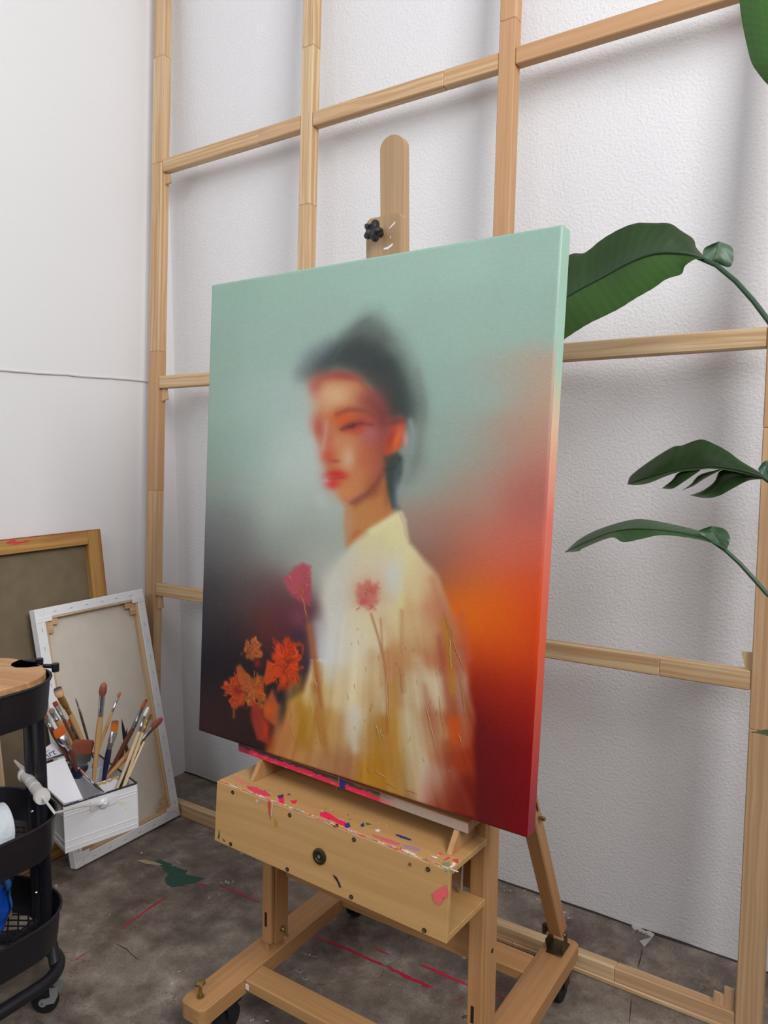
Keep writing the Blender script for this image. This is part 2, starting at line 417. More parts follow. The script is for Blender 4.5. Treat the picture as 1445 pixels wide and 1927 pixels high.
for k in range(520):
    x, y = random.uniform(0, 1445), random.uniform(1470, 1927)
    p = aZ(x, y)
    if p[1] < -.02 and p[0] > .02: fleck(x, y, random.uniform(.0006, .0020), random.choice([(190, 186, 180), (150, 140, 130), (205, 203, 200), (60, 50, 46)]), 5)
for k in range(260):            # plaster crumbs along the foot of the back wall
    x = random.uniform(.25, 3.2); y = -abs(random.gauss(0, .03))-.004; fk.c = C(*random.choice([(170, 166, 160), (140, 134, 126), (196, 194, 190)])); r = random.uniform(.0008, .0028)
    fk.add([V(x+r*math.cos(a)*random.uniform(.6, 1.2), y+r*math.sin(a), .0008) for a in np.arange(0, 6.28, 1.25)], [(0, 1, 2, 3, 4)])
fk.build('paint_flecks', M_attr, floor, kind='stuff')
# shrink gap and broken plaster at the foot of the back wall
mb = MB(); mb.c = C(40, 36, 33)
xs = np.linspace(.0, RX, 260); mb.grid([[(x, -.0015, .004+.003*mnoise.noise((x*9, 0, 0))) for x in xs], [(x, -.006-.004*mnoise.noise((x*7, 2, 0)), .0011) for x in xs]])
mb.build('dirt_seam', M_attr_matte, floor)
mb = MB(); mb.c = C(196, 192, 188)
for k in range(9):
    q = aZ(1192+k*4.4, 1743+k*1.9); mb.disc(q+V(0, -.004, 0), (0, 0, 1), .010*random.uniform(.5, 1), .004*random.uniform(.4, 1), 8, .6, .3)
mb.build('broken_plaster_edge', M_attr_matte, floor)
mb = MB(); mb.c = C(170, 168, 168); a = aZ(1203, 1772); c = aZ(1228, 1770); d = aZ(1216, 1780); e = aZ(1212, 1784)
mb.prism([a+V(0, 0, .001), e+V(0, 0, .001), d+V(0, 0, .002), c+V(0, 0, .009)], (0, 0, .0015))
o = mb.build('plaster_flake', M_attr_matte, None); tag(o, 'small grey-white flake of plaster lying on the floor by the back wall', 'debris')
# curls of crack lines in the concrete
mb = MB()
ribbon(mb, [(216, 1775), (238, 1786), (246, 1795), (258, 1804), (262, 1807)], .0022, C(48, 40, 36), .8, .0005)
ribbon(mb, [(1208, 1785), (1206, 1800), (1200, 1822)], .003, C(50, 44, 40), .8, .0005); ribbon(mb, [(1188, 1880), (1186, 1905), (1184, 1927)], .002, C(52, 46, 42), .8, .0005)
ribbon(mb, [(340, 1884), (365, 1890), (392, 1887)], .0018, C(52, 46, 42), .8, .0005)
mb.build('crack', M_attr_matte, floor)

# ================================================================ the big pine stretcher frame leaning on the back wall
K = .06; NF = unit((0, -1, K)); UPF = unit((0, K, 1)); FB = V(0, -.2504, 0)
def fp(x, z, d=0): return V(x, -.2504+K*z, z)-NF*d       # d = depth behind the front face
frame = thing('stretcher_frame', 'very tall bare pine stretcher frame with a grid of bars leaning on the back wall', 'frame', (1.16, -.23, 0))
def jointed(mb, p, q, wv, dv, smin=.3, smax=.75, bev=.003):
    """finger-jointed bar: pieces of varied tone"""
    p = V(*p); q = V(*q); L = np.linalg.norm(q-p); u = (q-p)/L; s_ = 0
    while s_ < L-1e-6:
        l = min(random.uniform(smin, smax), L-s_)
        if L-s_-l < .08: l = L-s_
        mb.tone = random.choice([0, .1, .25, .5, .8, .95]); w_ = unit(wv); d_ = unit(dv)
        e0 = .0 if s_ == 0 else .0; mb.box(p+u*s_, u*(l), wv, dv, bev if False else .0022, 0); s_ += l
ZR = [.787, 1.511, 2.251, 2.99]; HB = .042; DB = .036; ZT = 3.5
XS = [(.055, .106), (.726, .770), (1.3725, 1.4165), (2.012, 2.064)]
for k, (x0, x1) in enumerate(XS):
    mb = MB(); z0 = 0.0 if k in (0, 3) else .043; z1 = ZT if k in (0, 3) else ZT-.045
    jointed(mb, fp(x0, z0), fp(x0, z1), (x1-x0, 0, 0), -NF*DB)
    mb.build('side_bar' if k in (0, 3) else 'upright_bar', M_pine, frame)
for j, z in enumerate([0.0]+ZR+[ZT-.045]):
    z0 = z if j in (0, 5) else z-HB
    for k in range(3):
        x0 = XS[k][1]-(.012 if j not in (0, 5) and k != 1 else 0); x1 = XS[k+1][0]
        if j in (0, 5): x0 = XS[0][1] if k == 0 else None; x1 = XS[3][0]
        if x0 is None: continue
        mb = MB(); jointed(mb, fp(XS[k][1]+.0008, z0, .003), fp(x1-.0008, z0, .003), UPF*(HB if j else .0415), -NF*(DB-.006))
        if j == 0:
            for s_ in range(1): jointed(mb, fp(x0+.0008, 0.0, -.0030), fp(x1-.0008, 0.0, -.0030), UPF*.011, -NF*.006)
        mb.build('cross_bar' if j not in (0, 5) else ('bottom_bar' if j == 0 else 'top_bar'), M_pine, frame)
# corner wedges
def wedge(pxs, d=.016, th=.007):
    n = -NF; o = fp(0, 0, d); P = [at(x, y, NF, o) for x, y in pxs]; mb = MB(); mb.tone = .3
    mb.prism(P, -NF*th, (UPF, V(1, 0, 0), NF)); mb.build('corner_wedge', M_pine, frame)
wedge([(309, 327), (318, 327), (321, 343), (310, 347)]); wedge([(304, 727), (312, 727), (315, 751), (304, 755)]); wedge([(295, 1120), (303, 1120), (306, 1144), (295, 1144)])
wedge([(1395, 1227), (1421, 1228), (1419, 1268), (1404, 1266)])
wedge([(1343, 1866), (1362, 1874), (1361, 1893), (1341, 1886)]); wedge([(1363, 1857), (1381, 1864), (1380, 1904), (1361, 1895)])

# ================================================================ easel
EO = V(1.36, -.62, 0)
easel = thing('studio_easel', 'large beech studio easel on casters with a paint-marked shelf box', 'easel', EO)
DR = -.033      # the mast frame sags a little to the right
def sx(x): return DR*(x-1.0835)
TOPZ, BOTZ = .107, .067
for nm, (x0, x1) in enumerate(((1.042, 1.112), (1.6125, 1.684))):
    y0, y1 = -.935, -.291; r = .016; poly = []
    for (cx_, cy_, a0) in ((x1-r, y0+r, -90), (x1-r, y1-r, 0), (x0+r, y1-r, 90), (x0+r, y0+r, 180)):
        for k in range(6): a = math.radians(a0+k*18); poly.append(V(cx_+r*math.cos(a), cy_+r*math.sin(a), BOTZ))
    mb = MB(); mb.tone = .45+.2*nm
    n = len(poly); inn = .003
    cen = V((x0+x1)/2, (y0+y1)/2, 0)
    def ring(s_, z): return [V(cen[0]+(p[0]-cen[0])*(1-s_/.035), cen[1]+(p[1]-cen[1])*(1-s_/.32), z) for p in poly]
    rings = [ring(inn, BOTZ), ring(0, BOTZ+inn), ring(0, TOPZ-inn), ring(inn, TOPZ)]
    vs = [p for rg in rings for p in rg]; fs = [tuple(range(n))[::-1], tuple(3*n+i for i in range(n))]
    for q in range(3): fs += [(q*n+i, q*n+(i+1) % n, (q+1)*n+(i+1) % n, (q+1)*n+i) for i in range(n)]
    mb.add(vs, fs, (V(0, 1, 0), V(1, 0, 0), V(0, 0, 1))); rn = mb.build('runner', M_beech, easel, True)
    # caster under each end
    for yy in (-.845, -.36):
        xc = (x0+x1)/2; c = MB(); c.tube([(xc-.004, yy, .03), (xc+.022, yy, .03)], .030, 20); c.build('caster_wheel', M_rubber, easel, True)
        c = MB(); c.box((xc-.012, yy-.012, .034), (.006, 0, 0), (0, .03, 0), (0, 0, .033), .001); c.box((xc+.024, yy-.012, .034), (.006, 0, 0), (0, .03, 0), (0, 0, .033), .001); c.box((xc-.016, yy-.02, .062), (.05, 0, 0), (0, .045, 0), (0, 0, .005), .001)
        c.build('caster_fork', M_black_plastic, easel)
# brake bolt on the near-left foot
bx_, by_ = 1.0745, -.905
mb = MB(); mb.tube([(bx_, by_, .107), (bx_, by_, .110), (bx_, by_, .110), (bx_, by_, .113), (bx_, by_, .113), (bx_, by_, .133), (bx_+.001, by_, .134), (bx_+.001, by_, .136), (bx_, by_, .140), (bx_, by_, .1425)],
                [.0085, .0085, .006, .005, .0035, .0035, .006, .0115, .0105, .004], 16); mb.build('brake_bolt', M_brass, easel, True)
# base cross bars
mb = MB(); mb.tone = .2; mb.box((1.112, -.811, .0765), (.5005, 0, 0), (0, .056, 0), (0, 0, .0265), .002, 0); cb = mb.build('base_cross_bar', M_beech, easel)
mb = MB(); mb.tone = .4; mb.box((1.112, -.459, .083), (.5005, 0, 0), (0, .066, 0), (0, 0, .0235), .002, 0); mb.build('base_cross_bar', M_beech, easel)
mb = MB(); mb.box((1.1135, -.8118, .0815), (.0095, 0, 0), (0, .0009, 0), (0, 0, .0125), .0002); st = mb.build('size_sticker', M_paper, easel, label='small white sticker')
# uprights (front face leans back slightly)
def py(z): return -.7275+.035*z
UPP = unit((0, .035, 1))
for x0, x1 in ((1.0805, 1.1105), (1.6095, 1.643)):
    z0 = .123; z1 = 1.22; mb = MB(); mb.tone = .55
    yb0, yb1 = py(z0), py(z1); w1 = .030
    # two cheeks with a slot at the foot: front strip and the deeper side strip
    mb.box((x0, yb0, z0+.006), (x1-x0-.0015, 0, 0), (0, .012, 0), V(0, yb1-yb0, z1-z0-.006), .0025, 2)
    mb.box((x0+.002, yb0+.0135, z0), (x1-x0-.002, 0, 0), (0, .046, 0), V(0, yb1-yb0, z1-z0), .003, 2)
    mb.box((x0+.004, yb0+.011, z0+.01), (x1-x0-.008, 0, 0), (0, .006, 0), V(0, yb1-yb0, z1-z0-.02), 0, 2)
    pst = mb.build('upright_post', M_beech, easel)
    s_ = MB(); s_.box((x0+.009, yb0-.0008+.002, z0+.045), (.007, 0, 0), (0, .0012, 0), V(0, .0012, .034), .0); s_.build('slot', M_dark, pst)
    t = MB(); t.tone = .2; t.box((x0+.006, yb0+.004, TOPZ-.002), (.010, 0, 0), (0, .052, 0), V(0, .002, .05), .001, 2); t.build('pivot_tab', M_beech, easel)
    g = MB(); yc = yb0+.036; xb = x1 if x0 < 1.3 else x0
    sg = 1 if x0 < 1.3 else -1
    g.tube([(xb, yc, z0+.028), (xb+.002*sg, yc, z0+.028), (xb+.002*sg, yc, z0+.028), (xb+.006*sg, yc, z0+.028), (xb+.006*sg, yc, z0+.028), (xb+.010*sg, yc, z0+.028)], [.0075, .0075, .005, .005, .0055, .0045], 12)
    g.tube([(xb+.008*sg, yc, z0+.028), (xb+.020*sg, yc-.004, z0+.024), (xb+.024*sg, yc-.006, z0+.021)], [.003, .0022, .0028], 8); g.build('wing_bolt', M_brass, easel, True)
# screw plug on the right post side
p = aX(926, 1789, 1.643); mb = MB(); mb.disc(p, (1, 0, 0), .0045, .0006, 12); mb.build('screw_hole', M_dark, easel)
# lower and middle rails of the mast frame
def rail(name, y, z0, z1, th=.026, x0=1.1105, x1=1.6095, tone=.6, lift=0):
    mb = MB(); mb.tone = tone; mb.box((x0, y, z0+sx(x0)+lift), (x1-x0, 0, DR*(x1-x0)), (0, th, 0), (0, 0, z1-z0), .0015, 0); return mb.build(name, M_beech, easel)
rail('lower_rail', -.6715, .2715, .345)
rail('back_panel', -.690, .43, .66, .012, tone=.9); rail('upper_rail', -.66, 1.14, 1.2, .026)
# shelf box
BX0, BX1 = 1.0835, 1.6445
def bq(x, y, z): return V(x, y, z+sx(x))        # z given at the left end
wx = V(BX1-BX0, 0, DR*(BX1-BX0))
TZ, BZ, th = .5625, .4365, .0115
def fy(z): return -.8515+.09*(z-TZ)
up_ = V(0, .09*(TZ-BZ), TZ-BZ)
fpan = MB(); fpan.tone = .15; fpan.box(bq(BX0, fy(BZ), BZ), wx, (0, .009, 0), up_-V(0, 0, .0005), .001, 0); fpan = fpan.build('box_front', M_ply, easel)
tpan = MB(); tpan.tone = .3; tpan.box(bq(BX0, fy(TZ)+.0005+.0085, TZ-th+.012*0), wx, (0, -.0075+(py(TZ)-fy(TZ))-.001, -.008), (0, -.0005, th), .001, 0); tpan = tpan.build('box_top', M_ply, easel)
bpan = MB(); bpan.tone = .45; bpan.box(bq(BX0, fy(BZ)+.0095, BZ), wx, (0, (py(BZ)-fy(BZ))-.0105, -.008), (0, -.0005, th), .001, 0); bpan = bpan.build('box_bottom', M_ply, easel)
for dy in (.0022, .0066):       # plywood layers on the open end: thin proud edge bands
    pass
FN = unit((0, -1, .09)); FO = bq(BX0, fy(TZ), TZ)
def onfront(x, y): return at(x, y, FN, FO)
for (x, y) in ((437.8, 1491), (545, 1534), (665.8, 1580), (805, 1636), (434, 1588.5), (540.5, 1636), (660.7, 1688), (798, 1751)):
    mb = MB(); q = onfront(x, y); mb.disc(q-FN*.0002, FN, .0042, .0006, 14); sc = mb.build('screw_hole', M_dark, fpan)
    mb = MB(); mb.disc(q+FN*.0004, FN, .0022, .0004, 8); mb.c = (1, 1, 1, 1); mb.build('screw', M_brass, sc) if False else mb.build('screw', M_brass, fpan)
q = onfront(601.4, 1611.4)
mb = MB(); mb.tube([q, q+FN*.002, q+FN*.0034, q+FN*.0034, q+FN*.002, q+FN*.0005], [.0155, .0155, .0125, .0095, .0078, .0076], 28, cap=False); gr = mb.build('grommet', M_bronze, fpan, True, label='round bronze crank grommet')
mb = MB(); mb.disc(q+FN*.0003, FN, .0092, .0006, 20); mb.build('grommet_hole', M_dark, fpan)
mb = MB(); mb.tube([q, q+FN*.003], [.0042, .0036], 12); mb.build('crank_stud', M_steel, fpan, True)
# paint marks on the front panel and the top panel
def mark(parent, pxs, col, n, o, jag=.0008, h=.0005, name='paint_mark', sub=3):
    pts = [at(x, y, n, o) for x, y in pxs]; out = []
    for i in range(len(pts)):
        a, c = pts[i], pts[(i+1) % len(pts)]
        for k in range(sub): out.append(a+(c-a)*k/sub+np.array([random.uniform(-1, 1) for _ in range(3)])*jag)
    nn = unit(n); o = V(*o); out = [p-nn*((p-o) @ nn)+nn*h for p in out]; cen = sum(out)/len(out)
    mb = MB(); mb.c = col; mb.add([cen]+out, [(0, i+1, (i+1) % len(out)+1) for i in range(len(out))]); return mb.build(name, M_attr, parent)
mf = lambda pxs, col, **k: mark(fpan, pxs, C(*col), FN, FO, **k)
mf([(812, 1680), (840, 1665), (843, 1688), (835, 1690), (826, 1703), (819, 1697)], (226, 96, 98), jag=.0012)
mf([(626, 1645), (633, 1650), (639, 1661), (642, 1670), (639, 1670), (635, 1660), (629, 1651)], (22, 22, 30), jag=.0002)
mf([(504, 1508), (509, 1508), (508, 1535), (510, 1545), (506, 1530)], (205, 60, 60), jag=.0003)
mf([(513, 1510), (514, 1511), (511, 1535), (510, 1536)], (220, 210, 200), jag=.0001)
mf([(516, 1540), (520, 1543), (522, 1553), (519, 1557), (516, 1548)], (190, 130, 50), jag=.0002)
mf([(410, 1576), (413, 1560), (414, 1573), (412, 1580)], (60, 84, 50), jag=.0004); mf([(418, 1576), (424, 1583), (422, 1584)], (50, 60, 50), jag=.0003)
mf([(770, 1622), (774, 1626), (773, 1631), (768, 1627)], (120, 74, 44), jag=.0003)
mf([(480, 1506), (486, 1503), (487, 1508), (483, 1511)], (200, 180, 170), jag=.0004)
# paint-crusted front edge of the box top
mb = MB()
for k in range(170):
    t = random.random(); x = BX0+(BX1-BX0)*t; mb.c = C(*random.choice([(228, 196, 160), (236, 220, 200), (224, 120, 110), (222, 66, 92), (236, 226, 214), (206, 150, 96), (200, 160, 170), (110, 150, 130)]))
    q = bq(x, fy(TZ)+random.uniform(.0, .006), TZ+.0003); l = random.uniform(.003, .018); ww = random.uniform(.0008, .0025)
    mb.box(q, (l, 0, DR*l), (0, ww, 0), (0, 0, .0006), .0002)
mb.build('paint_crust', M_attr, tpan, kind='stuff')
TN = unit((0, .065, 1)); TO = bq(BX0, fy(TZ), TZ+.0003); TN = unit(np.cross(wx, V(0, 1, -.065)))
mt_ = lambda pxs, col, **k: mark(tpan, pxs, C(*col), TN, TO, **k)
RED, HOT = (222, 66, 92), (232, 40, 84)
mt_([(440, 1466), (447, 1465), (459, 1474), (458, 1478)], (226, 110, 110)); mt_([(464, 1478), (478, 1481), (508, 1494), (509, 1499), (490, 1498), (466, 1486)], RED, jag=.0015)
mt_([(536, 1487), (548, 1479), (560, 1483), (563, 1493), (552, 1495), (545, 1491)], (150, 90, 140), jag=.002); mt_([(541, 1490), (548, 1490), (546, 1497), (541, 1495)], (52, 60, 110), jag=.001)
mt_([(523, 1503), (534, 1502), (535, 1512), (527, 1513)], HOT, jag=.0012); mt_([(545, 1507), (560, 1506), (556, 1513), (549, 1512)], (212, 50, 78), jag=.0016); mt_([(522, 1497), (534, 1495), (532, 1502), (524, 1503)], (90, 50, 110), jag=.001)
mt_([(601, 1529), (612, 1528), (640, 1543), (652, 1549), (650, 1556), (637, 1550), (604, 1536)], HOT, jag=.002)
mt_([(649, 1550), (657, 1548), (659, 1556), (653, 1560), (648, 1556)], (36, 60, 130), jag=.0006); mt_([(626, 1551), (637, 1551), (636, 1557), (628, 1556)], (80, 40, 50), jag=.0008)
mt_([(643, 1514), (650, 1514), (650, 1517), (643, 1517)], (206, 196, 70), jag=.0004); mt_([(671, 1532), (676, 1532), (675, 1536), (671, 1535)], (50, 66, 120), jag=.0005)
mt_([(691, 1540), (698, 1538), (701, 1541), (695, 1543)], (130, 200, 140), jag=.0004); mt_([(688, 1549), (697, 1545), (705, 1546), (702, 1552), (690, 1553)], (34, 110, 50), jag=.0005)
mt_([(678, 1552), (684, 1548), (686, 1555), (680, 1558)], (40, 60, 120), jag=.0008); mt_([(720, 1547), (733, 1549), (735, 1553), (724, 1552)], (140, 196, 204), jag=.0004)
mt_([(706, 1562), (711, 1560), (716, 1563), (712, 1566), (707, 1565)], (224, 220, 216), jag=.0004); mt_([(751, 1560), (756, 1558), (762, 1559), (764, 1563), (759, 1567), (752, 1565)], (146, 206, 136), jag=.0003)
mt_([(743, 1570), (755, 1571), (775, 1578), (774, 1583), (757, 1578), (745, 1573)], (40, 60, 104), jag=.0014); mt_([(784, 1577), (790, 1575), (794, 1577), (790, 1580)], (176, 180, 214), jag=.0004)
mt_([(700, 1570), (725, 1578), (752, 1587), (751, 1591), (722, 1583), (700, 1574)], (214, 96, 110), jag=.0014); mt_([(752, 1588), (775, 1592), (793, 1598), (788, 1602), (765, 1597)], (170, 130, 150), jag=.0016)
mt_([(823, 1605), (832, 1604), (834, 1609), (824, 1609)], (226, 88, 90), jag=.001); mt_([(834, 1619), (845, 1612), (847, 1616), (838, 1620)], (222, 60, 70), jag=.001); mt_([(850, 1618), (861, 1616), (864, 1625), (855, 1624)], (226, 50, 60), jag=.001)
mt_([(831, 1624), (846, 1622), (848, 1630), (836, 1634)], (140, 136, 100), jag=.001); mt_([(851, 1624), (859, 1619), (857, 1627), (849, 1634), (845, 1632), (851, 1628)], (236, 232, 228), jag=.0008); mt_([(810, 1610), (824, 1614), (820, 1616)], (236, 230, 226), jag=.0008)
mt_([(754, 1597), (765, 1600), (782, 1608), (779, 1611), (760, 1604)], (230, 214, 208), jag=.0016); mt_([(836, 1635), (846, 1637), (843, 1640)], (110, 170, 140), jag=.0005)
mb = MB()
for k in range(110):
    x = random.gauss(1.36, .16); yy = random.uniform(fy(TZ)+.006, py(TZ)-.02)
    if BX0+.01 < x < BX1-.01:
        q = bq(x, yy, TZ); q = q-TN*((q-TO) @ TN)*(1 if TN[2] > 0 else 1)+V(0, 0, .0003); mb.c = C(*random.choice([(224, 220, 216), (150, 60, 90), (40, 60, 120), (222, 66, 92), (120, 70, 44), (190, 170, 200), (90, 60, 50)]))
        mb.disc(q, (0, 0, 1), random.uniform(.0006, .0024), .0003, 7, random.uniform(.4, 1), .35, random.uniform(0, 3))
mb.build('paint_specks', M_attr, tpan, kind='stuff')
# brackets under the ledge
for xl in (1.135, 1.612):
    z = TZ-.006+sx(xl); mb = MB(); mb.tone = .2
    zt = .601+(-.043)*(xl-1.076)-.0012
    mb.prism([(xl, -.806, z+.0042), (xl, -.712, z-.001), (xl, -.712, zt), (xl, -.776, zt)], (.0105, 0, 0), (V(0, 0, 1), V(0, 1, 0), V(1, 0, 0))); mb.build('ledge_bracket', M_beech, easel)
# canvas ledge with paint
LX0, LX1 = 1.076, 1.641
def lz(x): return .6005-.043*(x-1.076)
mb = MB(); mb.tone = .8; mb.box((LX0, -.7775, lz(LX0)-.0005), (LX1-LX0, 0, -.043*(LX1-LX0)), (0, .06, 0), (0, 0, .0195), .0012, 0); ledge = mb.build('canvas_ledge', M_gold_wood, easel)
nx_, nz_ = 150, 8; P = []; Q = []
for j in range(nz_+1):
    r_ = []; c_ = []
    for i in range(nx_+1):
        t = i/nx_; x = LX0+(LX1-LX0)*t; r_.append((x, -.7783, lz(x)+.0003+.018*j/nz_))
        n1 = mnoise.noise((t*40, j*.5, 2)); n2 = mnoise.noise((t*12, j*.35, 9)); n3 = mnoise.noise((t*90, j*1.2, 4))
        col = np.array(C(232, 44, 84)[:3]) if n1 > -.3 else np.array(C(240, 86, 110)[:3])
        if j > 5+2*n1 and t < .72: col = np.array(C(70, 54, 58)[:3])
        if n2 > .32 and t < .7 and j > 3: col = np.array(C(120, 96, 60)[:3])
        if abs(t-.5) < .008 or abs(t-.515) < .004: col = np.array(C(30, 46, 120)[:3])
        if t > .66:
            k = min(1, (t-.62)/.12)*(0.95+.5*n3); k = max(0, min(1, k)); col = col*(1-k)+np.array(C(168, 162, 144)[:3])*k
        if t > .78 and n1 > .45: col = col*.75+np.array(C(206, 120, 124)[:3])*.25
        if t < .06: col = col*.4+np.array(C(80, 40, 60)[:3])*.6
        c_.append((*col, 1))
    P.append(r_); Q.append(c_)
mb = MB(); mb.grid(P, (0, .0006, 0), cols=Q); mb.build('ledge_paint', M_attr, ledge, label='hot pink dried paint')
# threaded rod
mb = MB(); mb.tube([(1.6035, -.7320, .436), (1.6035, -.7225, .60)], .0032, 10); mb.build('threaded_rod', M_steel, easel, True)
# central mast with rounded top, clamp block and star knob
MX0, MX1, MY = 1.330, 1.3885, -.5868
zt = 1.905; r = (MX1-MX0)/2; poly = [V(MX0, MY, .62), V(MX1, MY, .62)]
for k in range(13): a = math.radians(k*15); poly.append(V((MX0+MX1)/2+r*math.cos(a), MY, zt-r+r*math.sin(a)*.85))
mb = MB(); mb.tone = .35; mb.prism(poly, (0, .020, 0), (V(0, 0, 1), V(1, 0, 0), V(0, 1, 0))); mb.build('mast', M_mast, easel)
bx0, bx1, by0 = 1.3105, 1.3955, -.611
poly = [V(bx0, by0, 1.55), V(bx1, by0, 1.55), V(bx1, by0, 1.728), V(bx1-.006, by0, 1.735), V(bx0+.012, by0, 1.735), V(bx0+.004, by0, 1.731), V(bx0, by0, 1.722)]
mb = MB(); mb.tone = .25; mb.prism(poly, (0, .0245, 0), (V(0, 0, 1), V(1, 0, 0), V(0, 1, 0))); clamp = mb.build('clamp_block', M_mast, easel)
mb = MB(); mb.tone = .1; mb.tube([(1.362, MY+.020, 1.66), (1.362, MY+.034, 1.66), (1.362, MY+.045, 1.66)], [.022, .022, .014], 16); mb.build('rear_knob', M_beech, easel, True)
kc = aY(708, 437, -.628); mb = MB(); poly = []
for k in range(60):
    a = 2*math.pi*k/60; rr = .0183+.0042*math.cos(5*a+.4); poly.append((a, rr))
vs = []; 
for (dy, s_) in ((0, .55), (-.004, .92), (-.008, 1.0), (-.014, 1.0), (-.018, .93), (-.020, .55), (-.018, .38), (-.017, .0)):
    for a, rr in poly:
        q = rr if s_ > .6 else .0205; vs.append(kc+V(q*s_*math.cos(a), dy, q*s_*math.sin(a)))
n = 60; fs = [(i*n+k, i*n+(k+1) % n, (i+1)*n+(k+1) % n, (i+1)*n+k) for i in range(7) for k in range(n)]+[tuple(range(n))[::-1]]
mb.add(vs, fs); mb.tube([kc+V(0, .018, 0), kc], [.007, .008], 12); mb.build('star_knob', M_black_plastic, clamp, True, label='black five-lobed plastic star knob')
BN = V(0, -1, 0); BO = V(0, by0, 0)
def bmk(pxs, col): mark(clamp, pxs, C(*col), BN, BO, jag=.0003, h=.0004)
bmk([(731, 431), (737, 424), (744, 416), (743, 421), (736, 428)], (232, 232, 232)); bmk([(722, 467), (731, 464), (740, 457), (738, 463), (730, 469), (722, 470)], (232, 232, 232)); bmk([(734, 444), (736, 444), (736, 449), (734, 449)], (220, 220, 220))
# rear braces with hinges
for x0 in (1.0685, 1.6315):
    z0, z1 = .145, .80; y0 = -.357; sl = -.484; mb = MB(); mb.tone = .75
    e = V(0, sl*(z1-z0), z1-z0); mb.box((x0, y0, z0), e, (.0335, 0, 0), (0, .030, .014), .003, 0); br = mb.build('rear_brace', M_beech, easel)
    g = MB(); p0 = V(x0+.0337, y0+.012, z0); s_ = unit(e)
    for k in range(2): pass
    h = MB(); h.box((x0-.002, y0-.012, TOPZ), (.038, 0, 0), (0, .055, 0), (0, 0, .003), .0005); h.box((x0-.0022, y0-.004, TOPZ+.002), (.002, 0, 0), (0, .040, 0), (0, -.012, .032), .0005); h.box((x0+.0337, y0-.004, TOPZ+.002), (.002, 0, 0), (0, .036, 0), (0, -.008, .030), .0005)
    h.tube([(x0+.0355, y0+.008, .150), (x0+.0395, y0+.008, .150)], [.0075, .006], 12); h.tube([(x0-.008, y0+.01, .150), (x0-.002, y0+.01, .150)], .006, 12)
    h.box((x0-.016, y0+.0, .14), (.008, 0, 0), (0, .008, 0), (0, 0, .022), .001); h.box((x0-.016, y0-.002, .158), (.008, 0, 0), (0, .012, 0), (0, 0, .006), .001); h.build('hinge', M_bronze, easel, True)
    g = MB(); q = V(x0+.0338, y0+.013, z0+.008)+s_*.40; g.tone = .95; g.box(q, s_*.2, (.0006, 0, 0), (0, .006, .003), .0002, 0); g.build('brace_slot', M_dark, br)
    g = MB(); q = aX(1019, 1540, 1.672) if x0 > 1.3 else V(1.064, -.53, .52); g.tube([q-V(.006, 0, 0), q, q+V(.008, 0, 0)], [.003, .005, .004], 10); g.build('brace_stud', M_brass, br, True)

# ================================================================ the painting
TL, TR, BL, BR = V(.958, -.712, 1.6275), V(1.7745, -.7115, 1.6278), V(.963, -.791, .6268), V(1.7575, -.791, .6080)
CN = unit(np.cross(TR-TL, TL-BL)); CN = CN if CN[1] < 0 else -CN
painting = thing('painted_canvas', 'large deep-edged canvas painted with a blurred dark-haired figure in cream holding orange flowers', 'painting', tuple((BL+BR)/2-CN*.01))
def srgb2lin(a):
    a = a/255.0; return np.where(a <= .04045, a/12.92, ((a+.055)/1.055)**2.4)
BGPTS = """420 560 150 184 168;550 540 156 189 173;700 510 158 190 175;850 480 158 190 175;1000 460 152 184 170;1045 440 150 182 168;410 650 150 178 164;500 650 158 186 173;
600 620 158 185 172;850 620 155 184 170;950 600 152 182 167;1040 600 148 178 163;405 750 152 178 164;480 750 165 190 178;540 760 172 192 184;830 740 150 178 166;900 740 155 178 166;
950 720 166 166 151;1000 720 176 160 142;1035 740 190 155 130;402 850 145 168 155;470 850 160 185 173;540 850 182 200 192;575 870 195 204 196;830 830 150 172 160;880 830 158 168 154;
920 850 163 158 142;960 820 175 150 132;1010 850 186 134 116;1030 800 190 145 122;398 930 132 145 135;450 930 165 182 172;520 950 182 194 184;590 950 178 190 180;800 900 150 165 155;
850 930 165 150 132;900 930 180 140 120;960 900 188 124 106;1025 900 194 112 98;1005 940 172 96 84;398 990 105 107 107;440 1000 138 140 136;500 1010 150 158 150;560 1010 160 172 162;
600 1020 168 174 162;800 1000 165 140 122;850 1000 172 125 106;900 990 190 122 104;960 1000 202 110 92;1020 1000 206 104 90;393 1060 76 77 80;430 1060 98 98 97;480 1070 122 114 110;
540 1050 142 142 134;600 1070 190 192 180;818 1055 125 105 95;835 1075 150 92 78;860 1050 200 98 72;900 1060 212 106 72;960 1050 212 102 76;1015 1060 212 94 76;392 1120 46 47 53;430 1120 60 54 58;480 1120 92 70 68;
530 1120 112 76 74;850 1120 226 106 20;900 1120 232 108 14;960 1110 230 86 25;1015 1110 224 78 35;390 1180 36 35 42;430 1180 42 36 42;490 1170 112 38 36;530 1180 100 34 36;560 1170 84 46 62;
880 1180 234 112 6;940 1180 230 98 10;1005 1180 222 74 20;386 1250 34 28 38;420 1250 34 24 28;470 1260 40 28 26;560 1240 66 42 52;900 1235 218 76 10;950 1240 218 78 8;1005 1240 208 62 20;
383 1300 36 20 30;420 1330 44 18 20;470 1330 35 24 22;893 1290 120 18 14;930 1300 175 36 8;1000 1300 190 46 18;378 1365 58 14 18;420 1375 54 16 18;470 1370 42 22 20;
895 1360 98 12 16;950 1350 140 16 14;1005 1350 155 24 20;440 1400 52 24 22;898 1440 96 14 20;950 1430 124 5 12;1000 1440 140 8 14;900 1530 90 20 24;950 1520 118 3 12;985 1550 126 3 14"""
BGP = np.array([[float(v) for v in s_.split()] for s_ in BGPTS.replace('\n', '').split(';')])
